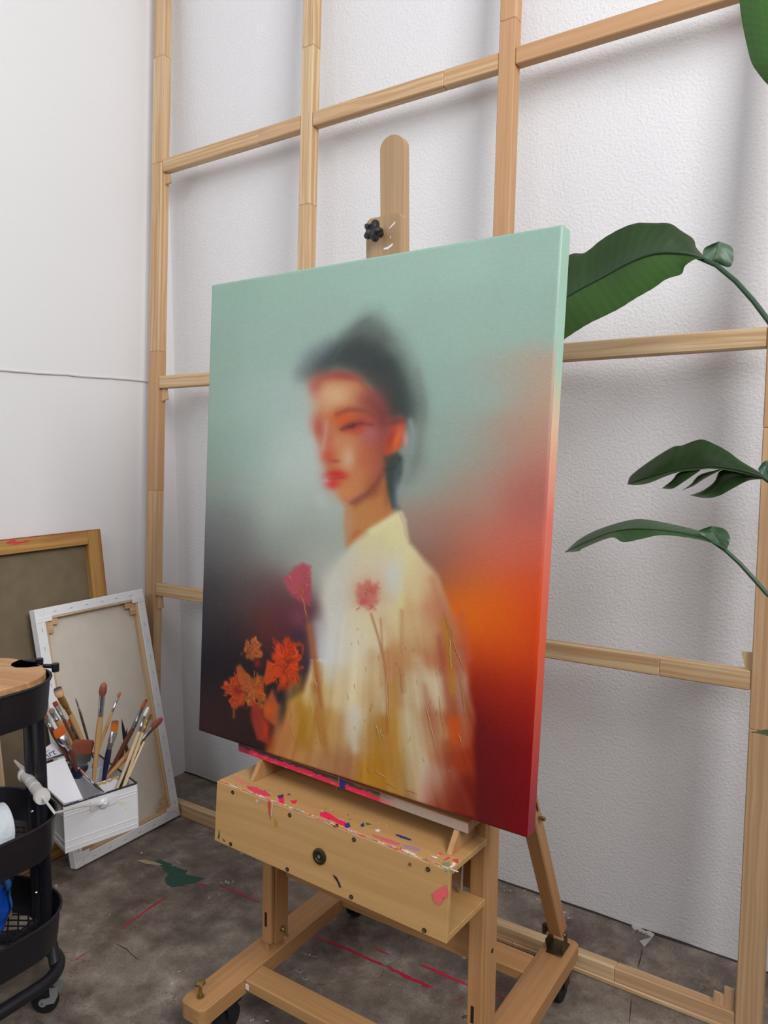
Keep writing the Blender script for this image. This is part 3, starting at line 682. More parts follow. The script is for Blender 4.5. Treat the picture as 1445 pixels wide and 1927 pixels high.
SHP = """745 985 232 222 172;720 1005 226 218 160;700 1035 222 208 168;660 1060 208 206 190;640 1100 216 212 200;690 1070 228 212 178;735 1090 214 216 206;770 1080 232 220 164;760 1120 228 214 150;700 1100 220 190 150;
800 1095 218 178 140;815 1140 206 138 100;840 1180 196 110 70;610 1140 214 210 198;620 1180 226 222 212;600 1215 228 228 224;650 1220 232 222 196;690 1180 232 218 180;760 1180 228 205 152;800 1190 212 172 124;
780 1230 206 160 108;835 1240 186 100 66;600 1290 222 190 130;640 1300 236 216 172;680 1270 232 216 176;700 1300 214 178 126;735 1260 196 134 84;755 1290 192 138 88;800 1290 226 208 170;835 1300 214 196 160;
858 1310 180 92 64;580 1370 200 146 50;620 1380 208 160 96;665 1370 222 212 186;690 1400 190 142 92;725 1380 190 132 46;770 1380 216 196 158;820 1380 200 156 112;860 1360 182 70 36;555 1400 178 116 62;530 1380 190 110 50;
570 1430 200 148 82;640 1440 188 134 92;700 1450 188 128 24;745 1460 178 120 40;775 1450 214 196 164;820 1480 196 152 126;850 1500 150 56 30;872 1420 170 60 26;880 1500 130 34 22;870 1330 168 96 60;880 1240 190 70 30"""
SH = np.array([[float(v) for v in s_.split()] for s_ in SHP.replace('\n', '').split(';')])
def rbf(px, py_, pts, p=3.2, soft=14):
    num = np.zeros(px.shape+(3,)); den = np.zeros(px.shape)
    for x, y, r_, g_, b_ in pts:
        w_ = 1/(((px-x)**2+(py_-y)**2+soft**2)**(p/2)); den += w_; num += w_[..., None]*np.array([r_, g_, b_])
    return num/den[..., None]
def gauss(px, py_, pts, sg):
    num = np.zeros(px.shape+(3,)); den = np.zeros(px.shape)
    for x, y, r_, g_, b_ in pts:
        w_ = np.exp(-((px-x)**2+(py_-y)**2)/(2*sg*sg))+1e-7/(1+((px-x)**2+(py_-y)**2)/1e4)**2; den += w_; num += w_[..., None]*np.array([r_, g_, b_])
    return num/den[..., None]
def soften(img, k, mask):
    a = img.copy()
    for _ in range(k):
        p = np.pad(a, ((1, 1), (1, 1), (0, 0)), 'edge'); a = (p[:-2, 1:-1]+p[2:, 1:-1]+p[1:-1, :-2]+p[1:-1, 2:]+2*p[1:-1, 1:-1])/6
    return img*(1-mask[..., None])+a*mask[..., None]
def sdpoly(px, py_, poly):
    poly = np.array(poly, float); d = np.full(px.shape, 1e9); inside = np.zeros(px.shape, bool)
    for i in range(len(poly)):
        a, c = poly[i], poly[(i+1) % len(poly)]
        e = c-a; wx_ = px-a[0]; wy_ = py_-a[1]; t = np.clip((wx_*e[0]+wy_*e[1])/(e @ e), 0, 1)
        d = np.minimum(d, np.hypot(wx_-e[0]*t, wy_-e[1]*t))
        cnd = ((a[1] > py_) != (c[1] > py_)); xi = (c[0]-a[0])*(py_-a[1])/(c[1]-a[1]+1e-9)+a[0]
        inside ^= cnd & (px < xi)
    return np.where(inside, d, -d)
def sstep(x, w_): t = np.clip((x+w_)/(2*w_), 0, 1); return t*t*(3-2*t)
def layer(img, a, col):
    col = np.array(col, float); return img*(1-a[..., None])+(col if col.ndim > 1 else col[None, None, :])*a[..., None]
def blob(img, px, py_, x, y, rx, ry, col, al=1.0, rot=0.0, hard=1.0):
    c_, s_ = math.cos(math.radians(rot)), math.sin(math.radians(rot)); dx, dy = px-x, py_-y
    u = (dx*c_+dy*s_)/rx; v = (-dx*s_+dy*c_)/ry; return layer(img, al*np.exp(-((u*u+v*v)**hard)), col)
def line(img, px, py_, pts, w_, col, al=1.0, w2=None):
    w2 = w_ if w2 is None else w2; d = np.full(px.shape, 1e9); n = len(pts)-1
    for i in range(n):
        a = np.array(pts[i], float); c = np.array(pts[i+1], float); e = c-a
        t = np.clip(((px-a[0])*e[0]+(py_-a[1])*e[1])/(e @ e), 0, 1); ww = w_+(w2-w_)*((i+t)/n)
        d = np.minimum(d, np.hypot(px-a[0]-e[0]*t, py_-a[1]-e[1]*t)/ww)
    return layer(img, al*np.exp(-(d**2)), col)
def vnoise(px, py_, sxx, syy, seed):
    x = px/sxx+seed*17.3; y = py_/syy+seed*5.1; xi = np.floor(x).astype(int); yi = np.floor(y).astype(int); fx = x-xi; fy_ = y-yi
    fx = fx*fx*(3-2*fx); fy_ = fy_*fy_*(3-2*fy_)
    h = lambda i, j: (np.sin(i*127.1+j*311.7+seed*74.7)*43758.5453) % 1.0
    return (h(xi, yi)*(1-fx)+h(xi+1, yi)*fx)*(1-fy_)+(h(xi, yi+1)*(1-fx)+h(xi+1, yi+1)*fx)*fy_
FLOWERS = [(538, 1248, 33, 52, (214, 62, 14)), (477, 1222, 20, 24, (186, 92, 44)), (443, 1300, 23, 34, (196, 66, 26)), (478, 1300, 24, 36, (178, 92, 40))]
def painting_colour(px, py_):
    wob = (vnoise(px, py_, 60, 60, 3)-.5)*18; wob2 = (vnoise(px, py_, 60, 60, 8)-.5)*18
    X, Y = px+wob, py_+wob2
    img = gauss(X, Y, BGP, 36)
    B = lambda *a, **k: blob(img, px, py_, *a, **k)
    L = lambda *a, **k: line(img, px, py_, *a, **k)
    # hair: wide smoky halo, then the mass
    img = layer(img, .5*sstep(sdpoly(X, Y, [(560, 712), (572, 676), (612, 650), (652, 618), (690, 592), (722, 592), (752, 630), (780, 680), (797, 740), (800, 800), (792, 860), (770, 900), (745, 860), (735, 790), (700, 740), (660, 712), (610, 712)]), 26), (108, 116, 108))
    img = layer(img, .5*sstep(sdpoly(px, py_, [(620, 668), (650, 626), (676, 602), (700, 596), (724, 612), (740, 640), (700, 670), (650, 680)]), 16), (84, 92, 88))
    img = layer(img, .6*sstep(sdpoly(px, py_, [(560, 712), (556, 696), (590, 656), (620, 640), (640, 660), (612, 712)]), 18), (104, 112, 122))
    hm_ = [(578, 706), (600, 676), (620, 652), (645, 636), (680, 626), (716, 640), (750, 676), (772, 716), (782, 760), (780, 792), (752, 800), (728, 796), (706, 756), (684, 724), (660, 706), (632, 698), (596, 706)]
    img = layer(img, .72*sstep(sdpoly(X, Y, hm_), 26), (66, 76, 72)); img = layer(img, .85*sstep(sdpoly(px, py_, hm_)-12, 17), (50, 60, 58))
    img = B(715, 690, 32, 26, (44, 54, 52), .7); img = B(738, 750, 18, 40, (50, 58, 54), .75); img = B(606, 686, 18, 9, (60, 72, 80), .5, rot=-45)
    img = L([(784, 700), (797, 780), (784, 860), (762, 905)], 9, (118, 128, 116), .5)
    # face
    face = [(584, 716), (600, 706), (640, 700), (670, 708), (696, 730), (716, 762), (732, 800), (730, 850), (720, 890), (700, 922), (672, 944), (648, 950), (634, 930), (622, 905), (608, 870), (598, 830), (588, 800), (592, 770), (588, 744)]
    img = layer(img, sstep(sdpoly(px, py_, face), 9), (200, 126, 80)); img = B(715, 830, 22, 70, (160, 72, 58), .5)
    img = B(628, 742, 38, 26, (220, 172, 128), .95); img = B(625, 770, 30, 12, (214, 164, 118), .7)
    img = B(640, 707, 42, 9, (168, 62, 56), .85); img = B(592, 728, 11, 14, (186, 88, 84), .8); img = B(598, 722, 7, 7, (150, 62, 56), .6)
    img = B(690, 752, 22, 22, (160, 78, 66), .8, rot=40); img = B(712, 790, 15, 34, (138, 58, 50), .75)
    img = B(590, 765, 14, 14, (190, 198, 188), .5)
    img = L([(628, 772), (650, 766), (678, 768)], 5, (180, 98, 62), .6); img = B(645, 785, 24, 12, (206, 96, 40), .9); img = B(680, 790, 24, 12, (178, 66, 46), .8)
    img = B(664, 800, 28, 9, (178, 54, 36), .85, rot=-10); img = L([(646, 807), (662, 801), (682, 796)], 3.2, (92, 34, 34), .85); img = B(664, 800, 6, 4, (66, 26, 34), .8)
    img = B(672, 812, 16, 6, (196, 70, 40), .7); img = B(700, 822, 24, 24, (178, 92, 88), .8); img = B(697, 812, 10, 8, (186, 120, 120), .6)
    img = B(600, 798, 12, 22, (196, 90, 76), .8); img = B(603, 815, 6, 14, (184, 68, 50), .7); img = B(588, 790, 7, 20, (205, 150, 140), .5)
    img = L([(613, 790), (612, 815), (607, 848)], 4, (206, 156, 148), .8); img = B(622, 832, 8, 18, (196, 92, 70), .7); img = B(634, 830, 10, 14, (212, 140, 100), .6)
    img = B(618, 858, 14, 11, (206, 84, 58), .9); img = B(620, 867, 10, 5, (184, 56, 40), .7); img = B(606, 860, 6, 12, (212, 140, 130), .6)
    img = B(654, 860, 17, 26, (216, 160, 118), .9); img = B(656, 864, 8, 12, (206, 172, 150), .7); img = B(640, 850, 10, 14, (208, 128, 78), .4)
    img = B(690, 862, 20, 28, (192, 104, 70), .7); img = B(708, 880, 12, 26, (168, 82, 58), .6); img = B(672, 905, 22, 22, (208, 134, 80), .8)
    img = B(632, 893, 18, 8, (208, 44, 34), .95, rot=5); img = B(646, 898, 10, 5, (206, 66, 40), .8); img = B(627, 911, 12, 9, (214, 52, 42), .95); img = B(612, 898, 8, 6, (214, 96, 96), .7)
    img = B(614, 905, 8, 2.5, (228, 170, 178), .8); img = B(612, 915, 6, 8, (214, 110, 120), .5)
    img = B(648, 925, 16, 13, (212, 138, 78), .8); img = B(630, 932, 8, 16, (206, 170, 150), .5)
    img = B(704, 762, 18, 12, (120, 52, 46), .6, rot=45); img = B(722, 785, 12, 26, (92, 46, 42), .75, rot=-12); img = B(722, 840, 9, 40, (150, 66, 50), .6, rot=8)
    img = L([(606, 712), (640, 704), (676, 716), (704, 746)], 5, (136, 56, 52), .5); img = L([(636, 778), (660, 771), (690, 776)], 6, (150, 74, 48), .5); img = B(700, 905, 22, 14, (170, 88, 54), .6, rot=-50)
    # neck, ear, lower hair
    img = layer(img, .97*sstep(sdpoly(px, py_, [(650, 952), (684, 938), (712, 905), (728, 895), (735, 930), (744, 962), (720, 984), (690, 1002), (664, 1026), (652, 1030), (648, 990)]), 6), (198, 130, 70))
    img = B(705, 925, 18, 12, (134, 66, 44), .75, rot=-50); img = L([(668, 948), (700, 924), (722, 892)], 6, (140, 70, 50), .75); img = B(716, 950, 20, 22, (200, 124, 66), .7); img = B(727, 930, 7, 30, (150, 84, 48), .6)
    img = B(656, 985, 9, 30, (188, 160, 128), .6); img = L([(664, 1010), (676, 1000)], 4, (186, 96, 56), .6)
    img = layer(img, .95*sstep(sdpoly(px, py_, [(722, 856), (748, 850), (758, 862), (756, 890), (746, 925), (744, 955), (738, 958), (728, 920), (724, 885)]), 5), (48, 60, 52))
    img = L([(750, 870), (744, 910), (742, 945), (750, 962)], 6, (84, 100, 112), .7); img = L([(762, 850), (772, 880), (758, 930)], 5, (140, 152, 146), .6); img = B(748, 925, 4, 18, (150, 160, 172), .6)
    img = layer(img, .95*sstep(sdpoly(px, py_, [(728, 790), (756, 782), (764, 800), (762, 830), (750, 846), (726, 858), (722, 840), (734, 812)]), 5), (196, 74, 44))
    img = B(742, 828, 8, 18, (218, 92, 30), .8, rot=20); img = B(752, 815, 6, 16, (222, 110, 80), .7); img = B(730, 842, 6, 12, (210, 88, 30), .7); img = B(762, 825, 5, 14, (200, 150, 150), .6); img = B(742, 792, 16, 5, (130, 62, 56), .7, rot=-12)
    img = L([(772, 790), (782, 830), (774, 860)], 6, (130, 148, 146), .6)
    hm2 = np.clip(1-np.hypot((px-660)/150, (py_-800)/250)**4, 0, 1)
    img = soften(img, 6, hm2); img = soften(img, 26, hm2*sstep(622+(vnoise(px, py_, 20, 30, 4)-.5)*16-px, 26))
    img = B(714, 806, 20, 52, (146, 56, 56), .55, rot=6); img = B(700, 760, 20, 22, (140, 62, 58), .45, rot=40); img = B(690, 868, 24, 40, (190, 96, 56), .35)
    img = B(646, 786, 26, 11, (214, 88, 28), .6); img = B(672, 806, 24, 9, (190, 50, 34), .5, rot=-8); img = L([(634, 780), (656, 771), (684, 772), (704, 782)], 4.5, (138, 62, 42), .5)
    img = L([(642, 808), (658, 802), (678, 797), (700, 799)], 3.2, (104, 36, 36), .5); img = B(661, 801, 6.5, 4.5, (66, 26, 36), .7); img = B(659, 799, 1.6, 1.4, (190, 150, 150), .5)
    img = B(698, 818, 18, 16, (184, 106, 108), .5); img = B(655, 862, 11, 20, (222, 176, 142), .45); img = B(628, 745, 26, 18, (226, 182, 138), .4)
    img = B(632, 868, 9, 3.5, (150, 44, 36), .5); img = B(616, 858, 9, 8, (210, 74, 46), .5); img = L([(614, 795), (612, 820), (608, 846)], 3, (214, 170, 160), .25); img = B(598, 812, 7, 20, (190, 70, 52), .4)
    img = B(632, 892, 15, 6, (200, 34, 28), .7); img = B(626, 911, 10, 8, (220, 48, 38), .7); img = L([(618, 901), (632, 901), (646, 899)], 2, (130, 22, 30), .3); img = B(613, 904, 5, 2, (226, 176, 186), .6)
    img = L([(660, 946), (690, 930), (712, 904), (724, 872)], 5, (134, 62, 44), .5); img = B(745, 793, 20, 7, (96, 56, 56), .65, rot=-14); img = B(735, 826, 7, 22, (158, 48, 34), .6, rot=14); img = B(746, 832, 5, 16, (232, 112, 40), .6, rot=14)
    img = B(764, 828, 5, 16, (196, 160, 160), .6); img = L([(772, 792), (778, 820), (772, 850)], 4, (146, 162, 160), .5); img = L([(752, 862), (744, 880), (724, 884)], 3, (40, 50, 44), .4)
    img = L([(628, 676), (648, 646), (672, 614), (694, 600)], 3.5, (92, 100, 98), .35); img = B(590, 832, 10, 16, (196, 208, 200), .35); img = B(605, 940, 12, 18, (200, 208, 202), .4)
    # shirt
    sh = [(654, 1034), (668, 1020), (700, 996), (730, 978), (752, 964), (764, 980), (772, 1022), (796, 1050), (822, 1085), (842, 1130), (866, 1185), (884, 1250), (890, 1340), (892, 1540), (700, 1500), (560, 1450), (500, 1420), (522, 1370), (540, 1320), (570, 1300), (588, 1250), (590, 1180), (588, 1120), (606, 1075), (634, 1045)]
    col = gauss(px+(vnoise(px-.12*(py_-1000)*(px-700)/200, py_, 22, 150, 5)-.5)*40, py_, SH, 21)
    st = .8*(vnoise(px-.22*(py_-1050)*(px-700)/200, py_, 9, 190, 11)-.5)+.7*(vnoise(px-.22*(py_-1050)*(px-700)/200, py_, 4, 120, 13)-.5); low = np.clip((py_-1150)/180, 0, 1); col = col+st[..., None]*np.array([30, 34, 34])*low[..., None]
    a = sstep(sdpoly(px+(vnoise(px, py_, 20, 60, 4)-.5)*10, py_, sh)-10*np.clip((660-px)/40, 0, 1)*(py_ < 1240), 8+14*np.clip((660-px)/40, 0, 1)*(py_ < 1240)); img = layer(img, a, np.clip(col, 0, 245))
    img = L([(700, 1000), (730, 980), (750, 968)], 7, (234, 226, 176), .8); img = L([(752, 966), (760, 985), (764, 1010)], 3, (206, 186, 150), .8); img = L([(672, 1018), (690, 1004)], 4, (214, 176, 130), .5)
    for (pts, w_, cl, al) in [([(600, 1180), (612, 1230), (622, 1270)], 16, (226, 228, 226), .8), ([(735, 1075), (740, 1105)], 13, (214, 218, 216), .7), ([(815, 1090), (832, 1150), (846, 1220), (850, 1300)], 8, (190, 116, 76), .6),
                              ([(838, 1170), (848, 1240), (852, 1300)], 7, (186, 132, 24), .8), ([(826, 1200), (838, 1290), (846, 1350)], 6, (170, 84, 56), .7), ([(862, 1230), (868, 1290), (872, 1400)], 8, (178, 130, 116), .65),
                              ([(868, 1160), (876, 1200), (882, 1240)], 7, (196, 98, 78), .7), ([(856, 1360), (858, 1390)], 11, (222, 84, 10), .95), ([(800, 1290), (818, 1380), (832, 1440)], 6, (178, 96, 74), .5), ([(786, 1240), (812, 1290), (828, 1330)], 9, (228, 212, 176), .6),
                              ([(740, 1290), (742, 1360), (738, 1420)], 6, (188, 136, 34), .65), ([(708, 1400), (712, 1470)], 9, (196, 138, 30), .6), ([(764, 1300), (766, 1400), (772, 1480)], 7, (214, 200, 164), .6), ([(665, 1330), (662, 1380), (668, 1410)], 7, (222, 216, 196), .8),
                              ([(716, 1300), (722, 1340)], 5, (222, 206, 176), .6), ([(756, 1150), (756, 1230), (758, 1300)], 4, (182, 122, 76), .6), ([(720, 1165), (738, 1210), (752, 1250)], 12, (200, 144, 88), .45), ([(840, 1400), (846, 1480)], 8, (150, 52, 26), .7),
                              ([(560, 1280), (566, 1340), (572, 1400)], 9, (178, 124, 20), .85), ([(545, 1290), (548, 1360)], 8, (206, 160, 90), .7), ([(600, 1250), (606, 1340), (612, 1400)], 5, (184, 120, 50), .7), ([(524, 1330), (520, 1400)], 7, (190, 140, 92), .7), ([(504, 1360), (508, 1400)], 8, (176, 56, 24), .7), ([(516, 1300), (522, 1330), (515, 1350)], 4, (86, 70, 78), .7)]:
        img = L(pts, w_*1.25, cl, al*.72)
    # stems
    img = L([(568, 1118), (577, 1160), (586, 1210), (596, 1270), (604, 1330)], 2.6, (176, 98, 50), .7, w2=4); img = L([(582, 1180), (592, 1240), (596, 1300)], 6, (180, 104, 50), .7); img = L([(590, 1290), (600, 1360), (615, 1420)], 7, (182, 118, 48), .6)
    img = L([(698, 1155), (712, 1200), (724, 1250), (730, 1310), (728, 1380)], 2.4, (178, 104, 56), .65); img = L([(716, 1165), (720, 1230)], 2, (186, 120, 80), .6)
    # blurred mauve below the pink flower, the pink and red flowers
    img = B(562, 1160, 17, 22, (128, 64, 84), .85); img = B(560, 1196, 14, 14, (66, 42, 62), .7)
    pk = [(532, 1088), (548, 1078), (552, 1070), (570, 1060), (584, 1066), (585, 1100), (584, 1140), (574, 1134), (560, 1128), (550, 1124), (540, 1106)]
    img = layer(img, .95*sstep(sdpoly(px, py_, pk)+(vnoise(px, py_, 6, 6, 2)-.5)*4, 5), (188, 78, 92)); img = B(576, 1115, 8, 22, (166, 66, 78), .6); img = B(566, 1112, 5, 14, (176, 84, 50), .7)
    rd = [(672, 1102), (682, 1098), (690, 1090), (700, 1100), (712, 1098), (714, 1118), (708, 1136), (706, 1150), (694, 1146), (678, 1138), (672, 1124)]
    img = B(690, 1118, 27, 30, (214, 150, 120), .5); img = layer(img, .62*sstep(sdpoly(px, py_, rd)+(vnoise(px, py_, 5, 5, 6)-.5)*8, 7), (202, 92, 84)); img = B(684, 1132, 10, 7, (206, 84, 90), .8); img = B(700, 1110, 8, 10, (206, 86, 70), .6)
    # orange flowers with ragged radial petals
    for (x, y, rx, ry, cl) in FLOWERS:
        wq = (vnoise(px, py_, 7, 9, 15)-.5)*15; wr = (vnoise(px, py_, 9, 7, 16)-.5)*15; dx, dy = (px+wq-x)/rx, (py_+wr-y)/ry; rr = np.hypot(dx, dy); th_ = np.arctan2(dy, dx); sd_ = int(x) % 13
        edge = .72+.46*vnoise(th_*10, rr*0, 3.4, 1, sd_)+.16*(vnoise(th_*10, rr*0, 1.1, 1, sd_+1)-.5); a = np.clip((edge-rr)*4.5, 0, 1)
        rad = vnoise(th_*10, rr*10, .9, 7, sd_+2); big_ = vnoise(px, py_, 12, 12, sd_); cl = np.array(cl, float)
        img = layer(img, a*.96, cl[None, None, :]*(0.62+.5*rad[..., None]+.16*big_[..., None])+np.array([6, 14, 4])*rad[..., None])
    img = layer(img, .95*sstep(sdpoly(px, py_, [(496, 1280), (503, 1242), (518, 1250), (520, 1280), (500, 1290)]), 2), (214, 76, 22)); img = B(446, 1300, 7, 8, (150, 28, 28), .8); img = B(484, 1248, 6, 9, (160, 34, 30), .8); img = B(488, 1298, 9, 14, (226, 84, 24), .8)
    img = layer(img, .9*sstep(sdpoly(px, py_, [(444, 1255), (452, 1250), (468, 1272), (476, 1300), (456, 1300), (446, 1276)]), 3), (188, 92, 42)); img = layer(img, .9*sstep(sdpoly(px, py_, [(512, 1298), (524, 1330), (520, 1368), (496, 1350), (494, 1330)]), 4), (196, 92, 42)); img = B(506, 1335, 11, 12, (222, 94, 24), .85)
    img = layer(img, .9*sstep(sdpoly(px, py_, [(472, 1312), (490, 1330), (500, 1360), (506, 1400), (484, 1392), (474, 1360)]), 4), (172, 58, 38)); img = B(500, 1372, 6, 16, (214, 60, 24), .8); img = B(478, 1345, 8, 12, (156, 40, 34), .7); img = L([(440, 1322), (440, 1350)], 2.5, (170, 80, 40), .8)
    img = img+((vnoise(px, py_, 3, 3, 9)-.5)*5)[..., None]
    return img
PGAIN = .84
def to_px(P):
    c = (P-CAM) @ AX.T; return 722.5+FPX*c[..., 0]/c[..., 2], 963.5+FPX*c[..., 1]/c[..., 2]
NU, NV = 330, 400
uu, vv = np.meshgrid(np.linspace(0, 1, NU), np.linspace(0, 1, NV))
def surf(u, v): u = u[..., None]; v = v[..., None]; return (TL*(1-u)+TR*u)*(1-v)+(BL*(1-u)+BR*u)*v
Pc = surf(uu, vv); pxx, pyy = to_px(Pc)
img = painting_colour(pxx, pyy); lin = srgb2lin(np.clip(img, 2, 250))*PGAIN
mb = MB(); n = NU*NV
me = bpy.data.meshes.new('painted_face')
po = V(*painting['_org']); e = .0035      # tiny rounded edge
edge = np.minimum.reduce([uu*.8, (1-uu)*.8, vv, (1-vv)])
dep = np.where(edge < e, (e-np.sqrt(np.clip(e*e-(e-edge)**2, 0, None))), 0)
Pv = Pc-CN*dep[..., None]-po
idx = np.arange(n).reshape(NV, NU)
F = np.stack([idx[:-1, :-1], idx[1:, :-1], idx[1:, 1:], idx[:-1, 1:]], -1).reshape(-1, 4)
me.vertices.add(n); me.vertices.foreach_set('co', Pv.astype(np.float32).ravel()); me.loops.add(F.size); me.loops.foreach_set('vertex_index', F.ravel().astype(np.int32))
me.polygons.add(len(F)); me.polygons.foreach_set('loop_start', np.arange(0, F.size, 4, dtype=np.int32)); me.update(calc_edges=True); me.validate()
me.attributes.new('paint', 'FLOAT_COLOR', 'POINT').data.foreach_set('color', np.concatenate([lin, np.ones((NV, NU, 1))], -1).astype(np.float32).ravel())
me.polygons.foreach_set('use_smooth', [True]*len(me.polygons)); me.materials.append(M_oil)
fo = bpy.data.objects.new('painted_face', me); COL.objects.link(fo); fo.parent = painting; fo['_org'] = tuple(po)
# wrapped edges (thickness 35 mm) carrying the same colours round the side
DPT = .0355
def edge_strip(name, pts, cols):
    m2 = MB(); P = []; Q = []
    for d in (.0035, .006, .02, DPT): P.append([p-CN*d for p in pts]); Q.append([tuple(c)+(1,) for c in cols])
    m2.grid(P, cols=Q); m2.grid([[p-CN*DPT for p in pts], [p-CN*DPT+(po+V(0, 0, .45)-p)*.03 for p in pts]], cols=[[tuple(c)+(1,) for c in cols]]*2); return m2.build(name, M_oil, painting)
vs_ = np.linspace(0, 1, 120); stops = [(0, (150, 186, 168)), (.22, (156, 192, 174)), (.27, (190, 190, 160)), (.32, (222, 184, 150)), (.4, (226, 160, 134)), (.47, (224, 118, 104)), (.6, (220, 96, 70)), (.68, (222, 88, 48)), (.78, (206, 70, 44)), (.88, (180, 40, 36)), (.95, (150, 20, 30)), (1, (128, 10, 24))]
cr_ = np.array([[np.interp(v, [s_[0] for s_ in stops], [s_[1][k] for s_ in stops]) for k in range(3)] for v in vs_])
edge_strip('canvas_edge', [TR*(1-v)+BR*v for v in vs_], srgb2lin(cr_))
edge_strip('canvas_edge', [TL*(1-v)+BL*v for v in vs_], lin[(vs_*(NV-1)).astype(int), 0])
edge_strip('canvas_edge', [TL*(1-v)+TR*v for v in vs_], lin[0, (vs_*(NU-1)).astype(int)])
edge_strip('canvas_edge', [BL*(1-v)+BR*v for v in vs_], lin[-1, (vs_*(NU-1)).astype(int)])
for (a, c, wv) in ((TL, BL, V(.04, 0, 0)), (TR, BR, V(-.04, 0, 0)), (TL, TR, (BL-TL)*.04), (BL, BR, (TL-BL)*.04)):
    mb = MB(); mb.tone = .3; a_, c_ = a+(c-a)*.006, c-(c-a)*.006; off = unit(wv)*.004-CN*.004
    mb.box(a_+off, c_-a_, wv, -CN*.0295, .001, 0); mb.build('stretcher_bar', M_pine, painting)
# raised impasto strokes
def face_pt(x, y, h=0): return at(x, y, CN, TL)+CN*h
mb = MB()
def stroke(pts, r, col):
    P = [face_pt(x, y, r*.25) for x, y in pts]; mb.c = C(*col); N = len(P); mb.tube(P, [r*(.35 if i in (0, N-1) else random.uniform(.8, 1.1)) for i in range(N)], 6)
def wig(x0, y0, x1, y1, r, col, j=3, n=4):
    r = r*.8; col = tuple(c*.9 for c in col)
    stroke([(x0+(x1-x0)*t+random.uniform(-j, j)*(0 < t < 1), y0+(y1-y0)*t+random.uniform(-j, j)*(0 < t < 1)) for t in np.linspace(0, 1, n)], r, col)
for (x, y, rx, ry, cl) in FLOWERS:
    for k in range(38 if rx > 30 else 24):
        a = random.uniform(0, 2*math.pi); r0 = random.uniform(.15, .75); r1 = r0+random.uniform(.15, .35); f = random.uniform(.85, 1.2)
        wig(x+rx*r0*math.cos(a), y+ry*r0*math.sin(a), x+rx*r1*math.cos(a), y+ry*r1*math.sin(a), random.uniform(.0007, .0013), tuple(min(250, c*f) for c in cl), 2)
for k in range(14): a = random.uniform(0, 6.28); wig(562+14*math.cos(a), 1096+20*math.sin(a), 562+20*math.cos(a+.3), 1096+27*math.sin(a+.3), .001, (206, 100, 112), 2)
for k in range(10): x, y = random.uniform(676, 708), random.uniform(1104, 1142); wig(x, y, x+random.uniform(-8, 8), y+random.uniform(2, 10), .0009, (218, 118, 104), 2)
for (a, c) in (((836, 1152), (874, 1262)), ((838, 1170), (868, 1250)), ((716, 1370), (722, 1395)), ((706, 1362), (718, 1390)), ((800, 1325), (820, 1410)), ((826, 1310), (838, 1412)), ((727, 1270), (731, 1360)), ((752, 1255), (757, 1306)), ((692, 1443), (696, 1455)), ((708, 1450), (725, 1464)),
                 ((724, 1472), (744, 1482)), ((764, 1482), (784, 1494)), ((566, 1118), (577, 1160)), ((545, 1320), (548, 1372)), ((582, 1318), (592, 1340)), ((590, 1270), (597, 1298)), ((600, 1360), (606, 1400)), ((868, 1270), (874, 1350)), ((846, 1200), (850, 1260)), ((540, 1350), (555, 1395)), ((794, 1426), (799, 1431)), ((862, 1380), (866, 1398))):
    wig(a[0], a[1], c[0], c[1], .0008, random.choice([(196, 140, 76), (206, 158, 104), (196, 120, 66), (210, 180, 130)]), 2.5, 7)
for k in range(60):
    x, y = random.uniform(530, 860), random.uniform(1180, 1480)
    if y < 1390+ (x-373)*.327-0: wig(x, y, x+random.uniform(-2, 3), y+random.uniform(3, 14), .0005, random.choice([(206, 160, 96), (212, 180, 130), (190, 130, 66)]), 1, 3)
mb.build('impasto_strokes', M_attr, painting, True, kind='stuff')

# ================================================================ canvases leaning in the corner
def leaning(x0, x1, ztop, zb):         # returns W(y, s, d): s up the front plane, d towards the wall
    up = unit((x1-x0, 0, ztop)); nr = V(up[2], 0, -up[0])
    return (lambda y, s, d: V(x0, y, zb)+up*s-nr*d), up, nr
W, UPW, NRW = leaning(.266, .1085, .775, .0062)
yA, yB, HS, TD = -.656, -.2555, .787, .0305
wc = thing('blank_canvas', 'white primed canvas turned back to front, leaning in the corner beside the black trolley', 'canvas', (.25, -.45, 0))
def wbox(mb, y0, y1, s0, s1, d0, d1, bev=.0015, g=0):
    if g == 0: mb.box(W(y0, s0, d1), W(y0, s1, d1)-W(y0, s0, d1), (0, y1-y0, 0), NRW*(d1-d0), bev, 0)
    else: mb.box(W(y0, s0, d1), (0, y1-y0, 0), NRW*(d1-d0), W(y0, s1, d1)-W(y0, s0, d1), bev, 0)
fw_ = .030
for (a, b_, c, d) in ((yA, yA+fw_, 0, HS), (yB-fw_, yB, 0, HS)):
    mb = MB(); wbox(mb, a, b_, c, d, 0, TD, .002, 0); mb.build('wrapped_edge', M_canvas_white, wc)
for (c, d) in ((0, fw_), (HS-fw_, HS)):
    mb = MB(); wbox(mb, yA+fw_, yB-fw_, c, d, .0005, TD-.0005, .002, 1); mb.build('wrapped_edge', M_canvas_white, wc)
iw = .006
for (a, b_) in ((yA+fw_, yA+fw_+iw), (yB-fw_-iw, yB-fw_)):
    mb = MB(); mb.tone = .2; wbox(mb, a, b_, fw_, HS-fw_, .002, TD-.004, .0012, 0); mb.build('stretcher_bar', M_pine, wc)
for (c, d) in ((fw_, fw_+iw), (HS-fw_-iw, HS-fw_)):
    mb = MB(); mb.tone = .1; wbox(mb, yA+fw_+iw, yB-fw_-iw, c, d, .002, TD-.004, .0012, 1); mb.build('stretcher_bar', M_pine, wc)
mb = MB(); wbox(mb, yA+.01, yB-.01, .01, HS-.01, TD-.0035, TD-.0022, 0, 0); mb.build('raw_canvas', M_canvas_back, wc)
